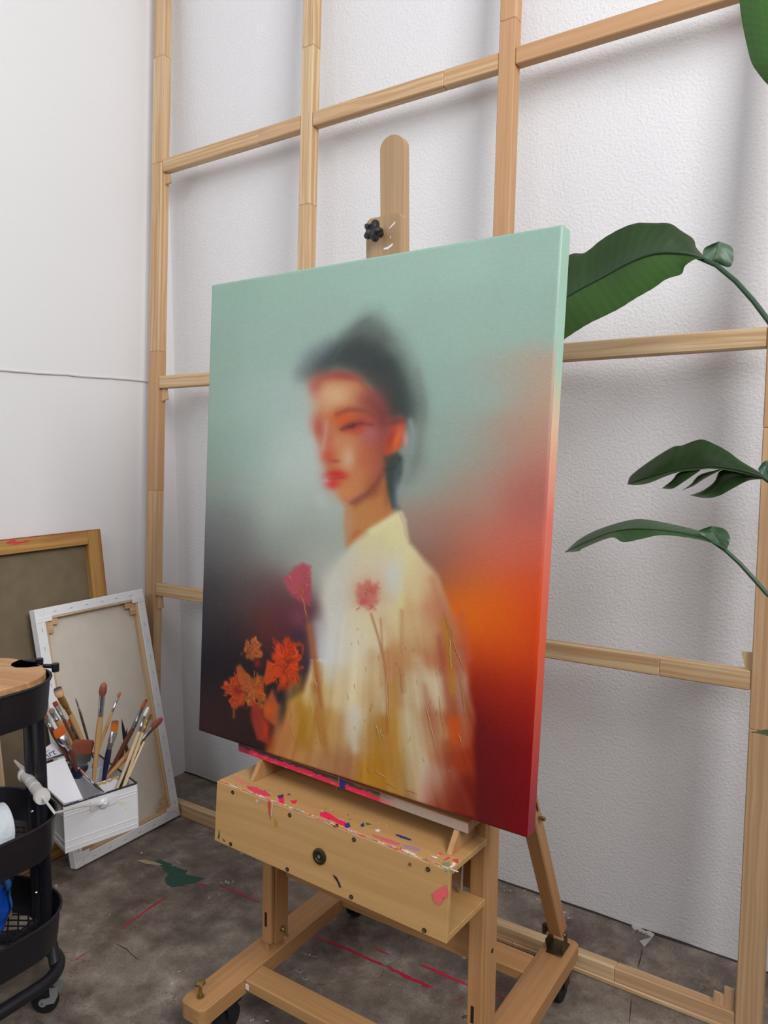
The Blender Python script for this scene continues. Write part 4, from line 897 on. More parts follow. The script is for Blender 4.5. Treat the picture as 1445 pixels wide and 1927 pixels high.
# stepped corner wedges
a0, b0, c0, d0 = yA+fw_+iw, yB-fw_-iw, fw_+iw, HS-fw_-iw
for (yy, sg, ss, sh) in ((a0, 1, d0, -1), (b0, -1, d0, -1), (b0, -1, c0, 1), (a0, 1, c0, 1)):
    for (u0, u1, v0, v1, dd) in ((-.004, .040, -.004, .020, .008), (-.004, .022, .018, .044, .009)):
        ya, yb = sorted((yy+sg*u0, yy+sg*u1)); sa, sb = sorted((ss+sh*v0, ss+sh*v1))
        mb = MB(); mb.tone = .45; wbox(mb, ya, yb, sa, sb, dd, dd+.006, .0008, 1); mb.build('corner_wedge', M_pine, wc)
for (yy, sg, ss, sh) in ((yA, 1, HS, -1), (yB, -1, HS, -1), (yA, 1, 0, 1), (yB, -1, 0, 1)):     # folded canvas corners
    ya, yb = sorted((yy+sg*.004, yy+sg*.052)); sa, sb = sorted((ss+sh*.026, ss+sh*.042)); mb = MB(); wbox(mb, ya, yb, sa, sb, -.0014, .0006, .0006, 1); mb.build('canvas_fold', M_canvas_white, wc)
    mb = MB(); p = W(yy+sg*.003, ss+sh*.003, -.0006); q = W(yy+sg*.036, ss+sh*.040, -.0006); mb.bar(p, q, NRW, .0012, (0, 1, 0), .0022, .0004); mb.build('canvas_fold', M_canvas_white, wc)
def staple(parent, y, s, ang, Wf, nr):
    mb = MB(); u = V(0, math.cos(ang), 0)+(Wf(0, 1, 0)-Wf(0, 0, 0))*math.sin(ang); p = Wf(y, s, -.0008)
    mb.bar(p-u*.0055, p+u*.0055, np.cross(u, nr), .0013, nr, .0012, .0003); mb.build('staple', M_steel, parent)
for k in range(13): staple(wc, yB-.015+random.uniform(-.002, .002), .05+k*.056, math.pi/2+random.uniform(-.15, .15), W, NRW); staple(wc, yA+.015+random.uniform(-.002, .002), .05+k*.056, math.pi/2+random.uniform(-.15, .15), W, NRW)
for k in range(6): staple(wc, yA+.065+k*.056, HS-.014+random.uniform(-.002, .002), random.uniform(-.15, .15), W, NRW); staple(wc, yA+.065+k*.056, .014, random.uniform(-.15, .15), W, NRW)
# big brown-backed canvas behind
W2, UP2, NR2 = leaning(.156, .047, .990, .003)
bc = thing('linen_canvas', 'large old canvas with a brown linen back, leaning behind the trolley', 'canvas', (.14, -.76, 0))
yL, yR, H2, T2 = -1.160, -.372, .996, .033
def w2box(mb, y0, y1, s0, s1, d0, d1, bev=.0015, g=0):
    if g == 0: mb.box(W2(y0, s0, d1), W2(y0, s1, d1)-W2(y0, s0, d1), (0, y1-y0, 0), NR2*(d1-d0), bev, 0)
    else: mb.box(W2(y0, s0, d1), (0, y1-y0, 0), NR2*(d1-d0), W2(y0, s1, d1)-W2(y0, s0, d1), bev, 0)
mb = MB(); mb.tone = .1; w2box(mb, yR-.048, yR-.002, .002, H2-.002, 0, T2-.004); mb.build('stretcher_bar', M_gold_wood, bc)
mb = MB(); mb.tone = .3; w2box(mb, yL+.002, yL+.048, .002, H2-.002, 0, T2-.004); mb.build('stretcher_bar', M_gold_wood, bc)
mb = MB(); mb.tone = .1; w2box(mb, yL+.048, yR-.048, H2-.046, H2-.002, .0006, T2-.004, g=1); mb.build('stretcher_bar', M_gold_wood, bc)
mb = MB(); mb.tone = .2; w2box(mb, yL+.048, yR-.048, .002, .046, .0006, T2-.004, g=1); mb.build('stretcher_bar', M_gold_wood, bc)
mb = MB(); mb.tone = 0; w2box(mb, -.832, -.778, .046, H2-.046, .004, T2-.010, g=0); mb.build('centre_bar', M_pine, bc)
mb = MB(); w2box(mb, yL+.004, yR-.004, .004, H2-.004, T2-.008, T2-.006, 0, 0); mb.build('linen_sheet', M_linen, bc)
M_rededge = plain('reddish_painted_edge', C(176, 92, 70), .7, 0, .25)
for (y0, y1, s0, s1) in ((yR-.002, yR, 0, H2), (yL, yL+.002, 0, H2), (yL, yR, H2-.002, H2), (yL, yR, 0, .002)):
    mb = MB(); w2box(mb, y0, y1, s0, s1, .0, T2, .0004); mb.build('painted_edge', M_rededge, bc)
mb = MB(); mb.c = C(226, 60, 76)
for k in range(14):
    y = random.uniform(-.70, -.64); mb.bar(W2(y, H2-.012+random.uniform(-.006, .008), -.0006), W2(y+random.uniform(.01, .03), H2-.010+random.uniform(-.006, .006), -.0006), UP2, random.uniform(.001, .003), NR2, .0006, .0001)
mb.build('paint_mark', M_attr, bc, label='red paint scuffs')

# ================================================================ black trolley
TX0, TX1, TY0, TY1 = .482, .772, -1.412, -.975
cart = thing('trolley', 'black metal three-tier trolley on casters with a wooden lid', 'trolley', ((TX0+TX1)/2, (TY0+TY1)/2, 0))
def rr(x0, x1, y0, y1, r, z, n=9):
    out = []
    for cx_, cy_, a0 in ((x1-r, y1-r, 0), (x0+r, y1-r, 90), (x0+r, y0+r, 180), (x1-r, y0+r, 270)):
        for k in range(n): a = math.radians(a0+90*k/(n-1)); out.append(V(cx_+r*math.cos(a), cy_+r*math.sin(a), z))
    return out
def tray(zt, zb, name, inset=.010):
    r = .112; mb = MB(); t = .0016
    rings = []
    for z, i_ in ((zt, 0), (zb+.012, inset*.8), (zb+.003, inset), (zb, inset+.006)): rings.append(rr(TX0+i_, TX1-i_, TY0+i_, TY1-i_, r-i_, z))
    for z, i_ in ((zb+.0015, inset+.010), (zb+.012, inset*.8+t), (zt, t)): rings.append(rr(TX0+i_, TX1-i_, TY0+i_, TY1-i_, r-i_, z))
    mb.grid(rings, closed=True)
    tr_ = mb.build(name, M_black, cart, True)
    rim = rr(TX0-.001, TX1+.001, TY0-.001, TY1+.001, r+.001, zt); rim = rim+rim[:2]
    m2 = MB(); m2.tube(rim, .0034, 8, cap=False); m2.build('rim', M_black, tr_, True)
    # expanded metal base
    m3 = MB(); x0, x1, y0, y1 = TX0+inset+.008, TX1-inset-.008, TY0+inset+.008, TY1-inset-.008; zc = zb+.003; rc = .095
    def inside(p):
        x, y = p[0], p[1]
        if not (x0 <= x <= x1 and y0 <= y <= y1): return False
        cx_ = min(max(x, x0+rc), x1-rc); cy_ = min(max(y, y0+rc), y1-rc); return (x-cx_)**2+(y-cy_)**2 <= rc*rc
    sl = .62; step = .025
    for sg in (1, -1):
        dv = unit((1, sg*sl, 0)); k = -60
        while k < 60:
            c0_ = V((x0+x1)/2, (y0+y1)/2+k*step, zc); ts = [t_ for t_ in np.linspace(-.4, .4, 321) if inside(c0_+dv*t_)]
            if len(ts) > 3: m3.bar(c0_+dv*ts[0], c0_+dv*ts[-1], (-dv[1], dv[0], 0), .0034, (0, 0, 1), .0015+.0004*(sg > 0), 0)
            k += 1
    m3.build('mesh_base', M_black, tr_)
    return tr_
t1_ = tray(.766, .682, 'top_tray'); t2_ = tray(.462, .376, 'middle_tray'); t3_ = tray(.242, .160, 'bottom_tray')
# posts
for yy, sg in ((TY1-.0145, 1), (TY0+.0145, -1)):
    mb = MB(); xm = .640
    mb.tube([(xm-.020, yy, .150), (xm-.020, yy, .772)], .0185, 14, squash=((0, 1, 0), .55) if False else None)
    mb.tube([(xm+.020, yy, .150), (xm+.020, yy, .772)], .0185, 14); mb.box((xm-.02, yy-.006, .15), (.04, 0, 0), (0, .012, 0), (0, 0, .62), .001)
    # squash in depth
    for i, p in enumerate(mb.v): mb.v[i] = V(p[0], yy+(p[1]-yy)*.55, p[2])
    po_ = mb.build('post', M_black, cart, True)
    if sg == 1:
        for zz_ in (.476, .436, .240): m2 = MB(); m2.tube([(xm-.002, yy-.011, zz_), (xm-.002, yy-.0145, zz_)], [.004, .003], 10); m2.build('screw', M_steel, po_, True)
# base tube: rounded rectangle with struts to the posts
ring_ = rr(TX0+.022, TX1-.022, TY0+.03, TY1-.010, .085, .096, 9); path = ring_+ring_[:1]
mb = MB(); mb.tube(path+[ring_[1]], .0145, 12, cap=False)
for yy, e in ((TY1-.0145, -1), (TY0+.0145, 1)):
    for s_ in (-1, 1): mb.tube([(.640+s_*.010, yy, .165), (.640+s_*.05, yy+e*.010, .128), (.640+s_*.078, yy+e*.022, .099)], .013, 10)
mb.build('base_tube', M_black, cart, True)
# casters
def caster(sx_, sy_, ang):
    S = V(sx_, sy_, 0); tr = V(math.cos(ang), math.sin(ang), 0); axd = V(-tr[1], tr[0], 0)
    wc_ = S+tr*.026+V(0, 0, .0305)
    m1 = MB()
    m1.tube([wc_-axd*.0095, wc_-axd*.008, wc_-axd*.004, wc_+axd*.004, wc_+axd*.008, wc_+axd*.0095], [.024, .0285, .0305, .0305, .0285, .024], 28); wh = m1.build('caster_wheel', M_rubber, cart, True)
    for s_ in (1, -1):
        m2 = MB(); P = []
        top = S+axd*s_*.0125+V(0, 0, .066)
        pts = [top, S+axd*s_*.0125+V(0, 0, .05), S+axd*s_*.0125+tr*.004+V(0, 0, .038), wc_+axd*s_*.0125+V(0, 0, .001)]
        wds = [.019, .018, .016, .013]
        for i, p in enumerate(pts):
            t = unit(pts[min(i+1, 3)]-pts[max(i-1, 0)]); sd = np.cross(t, axd); P.append([p-sd*wds[i]/2, p-sd*wds[i]/4-0, p+sd*wds[i]/4, p+sd*wds[i]/2])
        m2.grid(P, axd*s_*.0028); m2.disc(wc_+axd*s_*.0125, axd*s_, .0088, .003, 18); m2.build('caster_fork', M_grey_fork, cart, True)
        m2 = MB(); m2.tube([wc_+axd*s_*.0155, wc_+axd*s_*.0172], [.0035, .0028], 10); m2.build('axle_rivet', M_steel, wh, True)
    m3 = MB(); m3.tube([S+V(0, 0, .064), S+V(0, 0, .064), S+V(0, 0, .067), S+V(0, 0, .068), S+V(0, 0, .071), S+V(0, 0, .073), S+V(0, 0, .074), S+V(0, 0, .090)], [.006, .0165, .0175, .0150, .0170, .0150, .0075, .0075], 20); m3.build('caster_swivel', M_zinc, cart, True)
caster(.732, -1.020, math.radians(214)); caster(.738, -1.345, math.radians(190)); caster(.512, -1.020, math.radians(250)); caster(.512, -1.345, math.radians(160))
# wooden lid with a finger notch at the far end
lz0, lz1 = .7640, .7800; bx0_, bx1_, by0_, by1_ = TX0+.006, TX1-.006, TY0+.006, TY1-.009
out = rr(bx0_, bx1_, by0_, by1_, .106, 0, 9)
notch = [(.678, by1_), (.672, by1_-.012), (.660, by1_-.030), (.640, by1_-.042), (.620, by1_-.040), (.604, by1_-.028), (.596, by1_-.012), (.590, by1_)]
def lidring(z, g):
    o_ = [V(p[0]+(.616-p[0])*g/.16, p[1]+(-1.185-p[1])*g/.22, z) for p in out]
    nn = [V(x+(1 if x > .635 else -1)*g*.8, y, z) for x, y in notch]
    return o_[:9]+nn+o_[9:]
rings = [lidring(lz0, .0), lidring(lz1-.002, .0), lidring(lz1, .0025)]; n = len(rings[0]); vs = [p for r_ in rings for p in r_]
fs = [tuple(range(n))[::-1], tuple(2*n+i for i in range(n))]
for q in range(2): fs += [(q*n+i, q*n+(i+1) % n, (q+1)*n+(i+1) % n, (q+1)*n+i) for i in range(n)]
mb = MB(); mb.tone = .4; mb.add(vs, fs, (unit((.8, .25, 0)), unit((-.25, .8, 0)), V(0, 0, 1))); mb.build('wooden_lid', M_acacia, cart, label='wooden lid with a finger notch')
for (a, c, w_) in (((.604, -.982, .777), (.640, -.968, .780), .012), ((.664, -.974, .774), (.698, -.966, .777), .010)):
    mb = MB(); mb.bar(a, c, (0, 1, 0), w_, (0, 0, 1), .009, .003); mb.tube([V(*c)-V(0, 0, .012), V(*c)+V(0, 0, .006), V(*c)+V(0, 0, .007)], [.008, .0085, .006], 14); mb.build('lid_clip', M_black_plastic, cart, True)

# kitchen roll lying in the middle tray
ax_ = unit((.16, 1, 0)); rc_ = V(.625, -1.105, .4302); mb = MB()
pts = [rc_-ax_*.22, rc_+ax_*.045, rc_+ax_*.051, rc_+ax_*.053, rc_+ax_*.053, rc_+ax_*.046]
mb.tube([rc_-ax_*.15, rc_-ax_*.148, rc_+ax_*.040, rc_+ax_*.046, rc_+ax_*.048, rc_+ax_*.0482, rc_+ax_*.040, rc_-ax_*.12], [.046, .048, .048, .047, .044, .021, .0205, .0205], 48)
o = mb.build('kitchen_roll', M_tissue, None, True, origin=tuple(rc_-V(0, 0, .048))); tag(o, 'roll of white embossed kitchen paper lying in the middle tray of the trolley', 'paper roll')
# folded tissue next to it
mb = MB(); P = []
for i in range(14):
    r_ = []
    for j in range(14):
        u, v = i/13, j/13; x = .664+.052*u; y = -1.16+.115*v; r_.append((x+.02*v, y, .392+.022*(1-abs(2*u-1))*(.6+.6*mnoise.noise((u*3, v*3, 1)))+.01*mnoise.noise((u*6, v*6, 5))+.02*(1-v)))
    P.append(r_)
mb.grid(P, (0, 0, -.0015)); o = mb.build('paper_tissue', M_tissue, None, True, origin=(.70, -1.1, .380)); tag(o, 'crumpled white tissue lying in front of the kitchen roll in the trolley', 'tissue')
# blue striped plastic pack in the bottom tray
mb = MB(); P = []; Q = []
for i in range(40):
    r_ = []; c_ = []
    for j in range(36):
        a = 2*math.pi*j/36; t = i/39; rad = .040*(1-.45*abs(2*t-1)**3)
        ca, sa = math.cos(a), math.sin(a); e = .62; ca = math.copysign(abs(ca)**e, ca); sa = math.copysign(abs(sa)**e, sa)
        p = V(.598, -1.105, .167)+V(.01, .004, .165)*t+V(ca*rad*1.0, sa*rad*1.3, 0); nz = mnoise.noise((p[0]*30, p[1]*30, p[2]*22)); p = p+V(ca, sa, 0)*nz*.012
        r_.append(p); s_ = (math.sin(a*3.0+t*3.2+nz*1.5)); c_.append(C(20, 80, 190) if s_ > -.15 else (C(14, 18, 40) if s_ > -.75 else C(60, 130, 220)))
    P.append(r_); Q.append(c_)
M_foil = paint_attr('printed_foil', .22, 0, .4); mb.grid(P, closed=True, cols=Q); mb.v
o = mb.build('plastic_pack', M_foil, None, True, origin=(.60, -1.105, .164)); tag(o, 'crumpled blue and black striped plastic pack standing in the bottom tray', 'packet')
mb = MB(); mb.box((.525, -1.080, .1670), (.05, .012, 0), (-.012, .05, 0), (0, 0, .10), .002); o = mb.build('card_box', M_kraft, None, origin=(.545, -1.05, .1670)); tag(o, 'small brown cardboard box behind the blue pack in the bottom tray', 'box')

# ================================================================ white enamel caddy hung on the trolley end
D1 = unit((.2373, .9714, 0)); D2 = unit((-.9714, .2373, 0)); UZ = V(0, 0, 1)
CL, CD, CH = .181, .262, .117; FLc = V(.647, -.929, .42); cb0 = FLc-UZ*CH
caddy = thing('brush_caddy', 'white enamelled metal caddy full of paintbrushes, hung by its handle on the trolley', 'caddy', tuple(cb0+D1*CL/2+D2*CD/2))
t = .0016
mb = MB(); mb.box(cb0, D1*CL, D2*t, UZ*CH, .0004)
for z in (.012, .028, CH-.026, CH-.018): mb.tube([cb0+UZ*z-D2*.0002, cb0+UZ*z+D1*CL-D2*.0002], .0013, 6)
for k in (0, 1): mb.tube([cb0+D1*CL*k, cb0+D1*CL*k+UZ*CH], .0014, 6)
front = mb.build('front_panel', M_white_metal, caddy, True)
for nm, o_, v_ in (('back_panel', cb0+D2*(CD-t), D1*CL), ('side_panel', cb0+D2*t, None), ('side_panel', cb0+D1*(CL-t)+D2*t, None)):
    mb = MB()
    if v_ is not None: mb.box(o_, v_, D2*t, UZ*CH, .0004)
    else:
        mb.box(o_, D1*t, D2*(CD-2*t), UZ*CH, .0004); sgn = -1 if np.allclose(o_, cb0+D2*t) else 1; q = o_ if sgn < 0 else o_+D1*t
        for z in (.012, .028, CH-.026, CH-.018): mb.tube([q+UZ*z, q+UZ*z+D2*(CD-2*t)], .0013, 6)
    mb.build(nm, M_white_metal, caddy, True)
mb = MB(); mb.box(cb0+D1*t+D2*t+UZ*.001, D1*(CL-2*t), D2*(CD-2*t), UZ*t, .0003); mb.build('bottom', M_white_metal, caddy)
kx = .098
mb = MB(); mb.box(cb0+D1*kx+D2*t+UZ*.003, D1*t, D2*(CD-2*t), UZ*(CH-.005), .0004); mb.build('divider', M_white_metal, caddy)
for s_ in (.078, .165): mb = MB(); mb.box(cb0+D1*(kx+t)+D2*s_+UZ*.003, D1*(CL-kx-2*t), D2*t, UZ*(CH-.007), .0004); mb.build('divider', M_white_metal, caddy)
mb = MB(); c4 = [cb0+UZ*CH, cb0+UZ*CH+D1*CL, cb0+UZ*CH+D1*CL+D2*CD, cb0+UZ*CH+D2*CD]
for k in range(4): mb.tube([c4[k], c4[(k+1) % 4]], .0024, 8)
mb.build('black_rim', M_black, caddy, True)
mb = MB()
for k in range(26):
    q = c4[0]+D1*random.uniform(.01, .1)-D2*.0016+UZ*random.uniform(-.001, .002); mb.box(q, D1*random.uniform(.002, .007), D2*.0008, UZ*random.uniform(.0006, .0016), .0002)
mb.build('worn_enamel', M_white_metal, caddy, kind='stuff')
P1 = FLc+D1*.094-UZ*.021-D2*.002
mb = MB(); mb.box(FLc+D1*.062-UZ*.033-D2*.0016, D1*.066, -D2*.0016, UZ*.024, .0005); mb.build('handle_plate', M_white_metal, front)
mb = MB(); mb.tube([P1-D2*.001, P1-D2*.004, P1-D2*.007, P1-D2*.009, P1-D2*.0095], [.0135, .0135, .011, .006, .002], 22); mb.build('pivot_boss', M_white_metal, front, True)
mb = MB(); mb.tube([FLc+D1*.122-UZ*.016-D2*.001, FLc+D1*.122-UZ*.016-D2*.0045], [.003, .002], 10); mb.build('rivet', M_white_metal, front, True)
A = aZ(103, 1530, .508); B_ = aZ(28, 1432, .508); G1, G2 = aZ(75, 1499, .508), aZ(41, 1461, .508); P2 = V(.56, -.925, .452)
mb = MB(); pv = P1-D2*.008
mb.tube([pv+D1*.004, pv-D1*.004, pv+(A-pv)*.5+UZ*.004, A+(pv-A)*.08, A, A+(B_-A)*.05, A+(B_-A)*.5, B_+(A-B_)*.06, B_, B_+(P2-B_)*.08, P2, P2+V(-.08, .07, -.03)], .0029, 10); wire = mb.build('handle_wire', M_white_wire, caddy, True)
mb = MB(); g = B_-A; u = unit(g); pp = []; rr_ = []
Ga = A+u*((G1-A) @ u-.010); Gb = A+u*((G2-A) @ u+.012); Lg = np.linalg.norm(Gb-Ga)
for k in range(60):
    s_ = k/59; r_ = .0122+.0035*(abs(2*s_-1))**3; 
    if s_ < .09 or s_ > .91: r_ = .0172-.05*min(.03, max(0, abs(s_-.5)-.46))
    if .36 < s_ < .64: r_ += .0007*math.cos((s_-.5)*2*math.pi*28)
    pp.append(Ga+u*Lg*s_); rr_.append(r_)
mb.tube(pp, rr_, 22); mb.build('grip', plain('ivory_plastic', C(214, 212, 208), .5), wire, True, label='ribbed off-white plastic grip')
mb = MB(); mb.c = C(222, 222, 120)
for (x, y) in ((223, 1508), (228, 1509), (226, 1513), (233, 1510), (236, 1522)): mb.disc(at(x, y, D2, FLc)-D2*.0022, -D2, .0018, .0003, 8, 1, .4)
mb.build('paint_mark', M_attr, front)
# rusty drip line on the front cross divider
mb = MB(); mb.c = C(186, 152, 96)
for k in range(30): q = cb0+D1*(kx+.004+k*.0026)+D2*(.078-.0004)+UZ*(CH-.006); mb.box(q-UZ*random.uniform(.001, .007), D1*.0026, -D2*.0004, UZ*.006, 0)
mb.build('glue_drip', M_attr, caddy, kind='stuff')

# paper packet in the left compartment
EN = unit(np.cross(D1, D2*.78+UZ*.62)); EN = EN if EN[2] > 0 else -EN; EO = FLc+D1*.02+D2*.006-UZ*.004
env = thing('paper_packet', 'clear and white paper packet with a printed header standing in the caddy', 'packet', tuple(EO))
def sheet(pxs, name, mat, off=0, th=.0012):
    P = [at(x, y, EN, EO)+EN*off for x, y in pxs]; mb = MB(); mb.prism(P, -EN*th); return mb.build(name, mat, env)
M_cellophane = plain('frosted_plastic', C(214, 214, 224), .18, 0, .03, coat=.6)
sheet([(121, 1512), (156, 1503), (121, 1426), (76, 1441), (66, 1462), (88, 1482)], 'paper_sheet', M_paper)
sheet([(74, 1437), (121, 1422), (120, 1418), (74, 1432)], 'silver_seam', M_steel, .0012)
hd = sheet([(73, 1432), (120, 1418), (111, 1393), (100, 1397), (66, 1420)], 'header_card', M_cellophane, .0006)
def text_on(body, origin, xd, nrm, size, mat, name, parent, ext=.0002):
    cu = bpy.data.curves.new(name, 'FONT'); cu.body = body; cu.size = size; cu.extrude = ext
    tmp = bpy.data.objects.new(name+'_tmp', cu); COL.objects.link(tmp)
    dg = bpy.context.evaluated_depsgraph_get(); me_ = bpy.data.meshes.new_from_object(tmp.evaluated_get(dg)); bpy.data.objects.remove(tmp)
    xd = unit(xd); yd = np.cross(unit(nrm), xd); Mx = Matrix([[xd[i], yd[i], unit(nrm)[i], origin[i]-parent['_org'][i]] for i in range(3)]+[[0, 0, 0, 1]])
    me_.transform(Mx); me_.materials.clear(); me_.materials.append(mat); me_.name = name
    o_ = bpy.data.objects.new(name, me_); COL.objects.link(o_); o_.parent = parent; o_['_org'] = [float(x) for x in parent['_org']]; return o_
ta = at(81, 1429, EN, EO)+EN*.0008; tb = at(99, 1422, EN, EO)+EN*.0008
text_on('Art', ta, tb-ta, EN, .0245, M_print, 'header_print', hd)
tc_ = at(84, 1416, EN, EO)+EN*.0008; mb = MB(); mb.bar(tc_, at(93, 1411, EN, EO)+EN*.0008, D2, .002, EN, .0003, .0001); mb.build('header_print', M_print, hd)
for k in range(5):
    pass

# brushes ---------------------------------------------------------
def cpt(px, s): return at(px[0], px[1], D2, FLc+D2*s)
fer = {'silver': M_steel, 'gold': M_goldferrule, 'grey': plain('grey_tin', C(150, 150, 156), .4, 1, .1)}
def hm(name, c, coat=.5): return plain('handle_'+name, C(*c), .32, 0, .06, coat=coat)
HM = {'beech': M_handle, 'tan': hm('tan', (186, 134, 80)), 'brown': hm('brown', (104, 58, 40)), 'darkred': hm('darkred', (92, 46, 34)), 'navy': hm('navy', (22, 26, 66)), 'black': hm('black', (20, 20, 24)), 'cream': hm('cream', (214, 190, 152)), 'umber': hm('umber', (84, 60, 46))}
def brush(label, tip, fb, fh, end, wt, wf, wh, s_tip, s_end, bcol, ferr, han, flat=.35, tcol=None, ext=.02, blunt=False):
    """px points: bristle tip, bristle/ferrule, ferrule/handle, last visible handle point; widths in mm"""
    L = math.hypot(end[0]-tip[0], end[1]-tip[1])
    def pp(p): f = math.hypot(p[0]-tip[0], p[1]-tip[1])/max(L, 1); return cpt(p, s_tip+(s_end-s_tip)*min(1, f))
    a, b_, c, d = pp(tip), pp(fb), pp(fh), pp(end); u = unit(d-c); d2 = d+u*ext
    zb = cb0[2]+.004
    if d2[2] < zb: d2 = d+u*max(0, (d[2]-zb)/max(1e-3, -u[2]))
    wt, wf, wh = wt*1.38, wf*1.38, wh*1.38
    root = thing('paintbrush', label, 'paintbrush', tuple(d2), 'paintbrushes standing in the white caddy')
    sq = ((D2+V(0, 0, .01)), None); up = np.cross(unit(b_-a), -D2); 
    def tb_(P, R, SQ, mat, nm, cols=None):
        mb = MB(); mb.tube(P, R, 14, squash=(unit(np.cross(D2, unit(P[-1]-P[0]))*1.0+0*D2), SQ), cols=cols); 
        return mb.build(nm, mat, root, True)
    # the tube's first normal is cross(t, up): with up = D2 x t it lies along D2 (the thin way of a flat brush)
    n = 6; P = [a+(b_-a)*t_ for t_ in np.linspace(0, 1, n)]; 
    if blunt: R = [wt*.5*x for x in (.86, 1.0, 1.02, 1.02, 1.0, .98)]; 
    else: R = [wt*.5*x for x in (.38, .86, 1.0, 1.04, 1.02, .95)]
    R = [r_/1000 for r_ in R]; R[-1] = wf*.5/1000*.96
    bc_ = C(*bcol); tc2 = C(*(tcol or bcol)); cols = [tuple(tc2[k]+(bc_[k]-tc2[k])*min(1, t_*2.4) for k in range(3))+(1,) for t_ in np.linspace(0, 1, n)]
    f = flat
    def wide(Rs): return [r_*1.0 for r_ in Rs]
    mb = MB(); mb.tube(P, [r_*f for r_ in R], 14, squash=(D1+V(0, 0, .001), 1/f), cols=cols); mb.build('bristles', M_bristle, root, True)
    fl_ = np.linalg.norm(c-b_); P = [b_+(c-b_)*t_ for t_ in (0, .30, .62, .66, .72, .78, .84, 1)]; R = [wf*.5/1000]*2+[(wf*.4+wh*.6)*.5/1000]+[wh*.5/1000*x for x in (1.12, 1.02, 1.12, 1.02, 1.06)]
    if flat > .8: R[2] = wf*.5/1000*.9
    if wt > 50: R[2] = R[3] = R[4] = R[5] = wf*.5/1000
    S_ = [1/f]*6+[1/max(f, .6), 1] if wt > 50 else [1/f, 1/max(f, .6), 1.15, 1, 1, 1, 1, 1] if f < .9 else [1]*8; R2 = [R[k]/S_[k] for k in range(8)]
    mb = MB(); mb.tube(P, R2, 14, squash=(D1+V(0, 0, .001), S_)); mb.build('ferrule', fer[ferr], root, True)
    P = [c+(d2-c)*t_ for t_ in (0, .12, .3, .5, .75, 1)]; R = [wh*.5/1000*x for x in (1, 1.18, 1.22, 1.05, .85, .62)]
    mb = MB(); mb.tone = .2; mb.tube(P, R, 12); mb.build('handle', HM[han], root, True)
    return root
o5 = lambda x, y: (x/4.5125, 1200+y/4.5125)
brush('round mop brush with cream bristles darkening to black at the tip and a gold ferrule', o5(487, 428), o5(512, 500), o5(596, 648), o5(680, 830), 16, 12.5, 8.5, .20, .19, (222, 176, 140), 'gold', 'beech', .9, (46, 52, 58), .05, True)
brush('small flat brush with a square dark red tip, left of the gold-ferruled mop brush', o5(462, 545), o5(480, 583), o5(542, 694), o5(618, 858), 9, 8, 6, .19, .17, (134, 44, 34), 'silver', 'brown', .35, None, .06, True)
brush('very thin liner brush with a dark brown handle, standing alone left of the tall brush', o5(643, 515), o5(650, 540), o5(678, 628), o5(750, 880), 2.5, 3.2, 4.2, .22, .21, (110, 104, 98), 'silver', 'umber', 1, None, .05)
brush('tall round brush with rusty bristles, silver ferrule and thick pale handle', o5(884, 380), o5(868, 488), o5(854, 668), o5(796, 1190), 13.5, 11, 9.5, .12, .11, (126, 66, 52), 'silver', 'beech', .95, (150, 92, 74), .03)
brush('slim pale-handled round brush with a small orange tip, right of the tall brush', o5(1020, 462), o5(1002, 505), o5(950, 632), o5(850, 912), 6, 5, 5.2, .17, .16, (176, 84, 62), 'silver', 'beech', 1, None, .06)
brush('brown-handled brush with an orange tapered tip, highest of those leaning right', o5(1244, 522), o5(1206, 598), o5(1132, 765), o5(955, 1095), 8, 7.5, 8, .12, .13, (176, 86, 40), 'grey', 'darkred', .6, (96, 50, 34), .04)
brush('white-tipped brush with a cream handle, between the orange-tipped and gold-ferruled ones', o5(1262, 588), o5(1225, 665), o5(1184, 795), o5(1004, 1262), 7, 6.5, 6.5, .07, .06, (226, 222, 214), 'silver', 'cream', .8, None, .03)
brush('small flat brush with a bright gold ferrule and slim pale handle', o5(1282, 650), o5(1258, 700), o5(1214, 805), o5(1052, 1246), 7.5, 7, 5, .055, .05, (120, 84, 48), 'gold', 'cream', .4, None, .03, True)
brush('thick tan-handled round brush with a large rust-red head, lowest of those leaning right', o5(1378, 682), o5(1290, 765), o5(1180, 895), o5(925, 1165), 13, 11, 9.5, .10, .12, (150, 78, 58), 'grey', 'tan', .8, (178, 54, 38), .02)
brush('navy-handled flat brush with a wide amber square head and a silver ferrule', o5(978, 705), o5(968, 800), o5(926, 945), o5(886, 1175), 14.5, 14, 9.5, .12, .11, (186, 98, 30), 'silver', 'navy', .28, (110, 66, 36), .03, True)
brush('wide flat brush with glossy orange bristles, lying over the left side of the caddy', o5(492, 768), o5(520, 838), o5(592, 950), o5(622, 1040), 21, 20, 9, .10, .09, (196, 92, 20), 'silver', 'darkred', .25, None, .03, True)
brush('extra-wide flat hake brush with long brown bristles and a navy handle', o5(716, 868), o5(686, 985), o5(665, 1068), o5(655, 1120), 42, 44, 32, .14, .14, (128, 66, 44), 'grey', 'navy', .14, (140, 74, 50), .02, True)
brush('flat brush with orange bristles half hidden behind the hake brush', o5(590, 690), o5(612, 742), o5(646, 840), o5(668, 900), 10, 9, 7, .20, .20, (184, 92, 34), 'silver', 'darkred', .35, None, .05, True)
brush('light-handled brush with a silver ferrule, partly hidden by the trolley post', o5(432, 600), o5(446, 640), o5(486, 705), o5(545, 800), 10, 9.5, 9, .16, .15, (150, 116, 96), 'silver', 'tan', .6, None, .05)
brush('brown-handled brush with a shiny ferrule, leftmost of those in the caddy', o5(375, 650), o5(392, 690), o5(432, 765), o5(505, 900), 9, 8.5, 8, .12, .11, (120, 76, 60), 'silver', 'darkred', .6, None, .05)
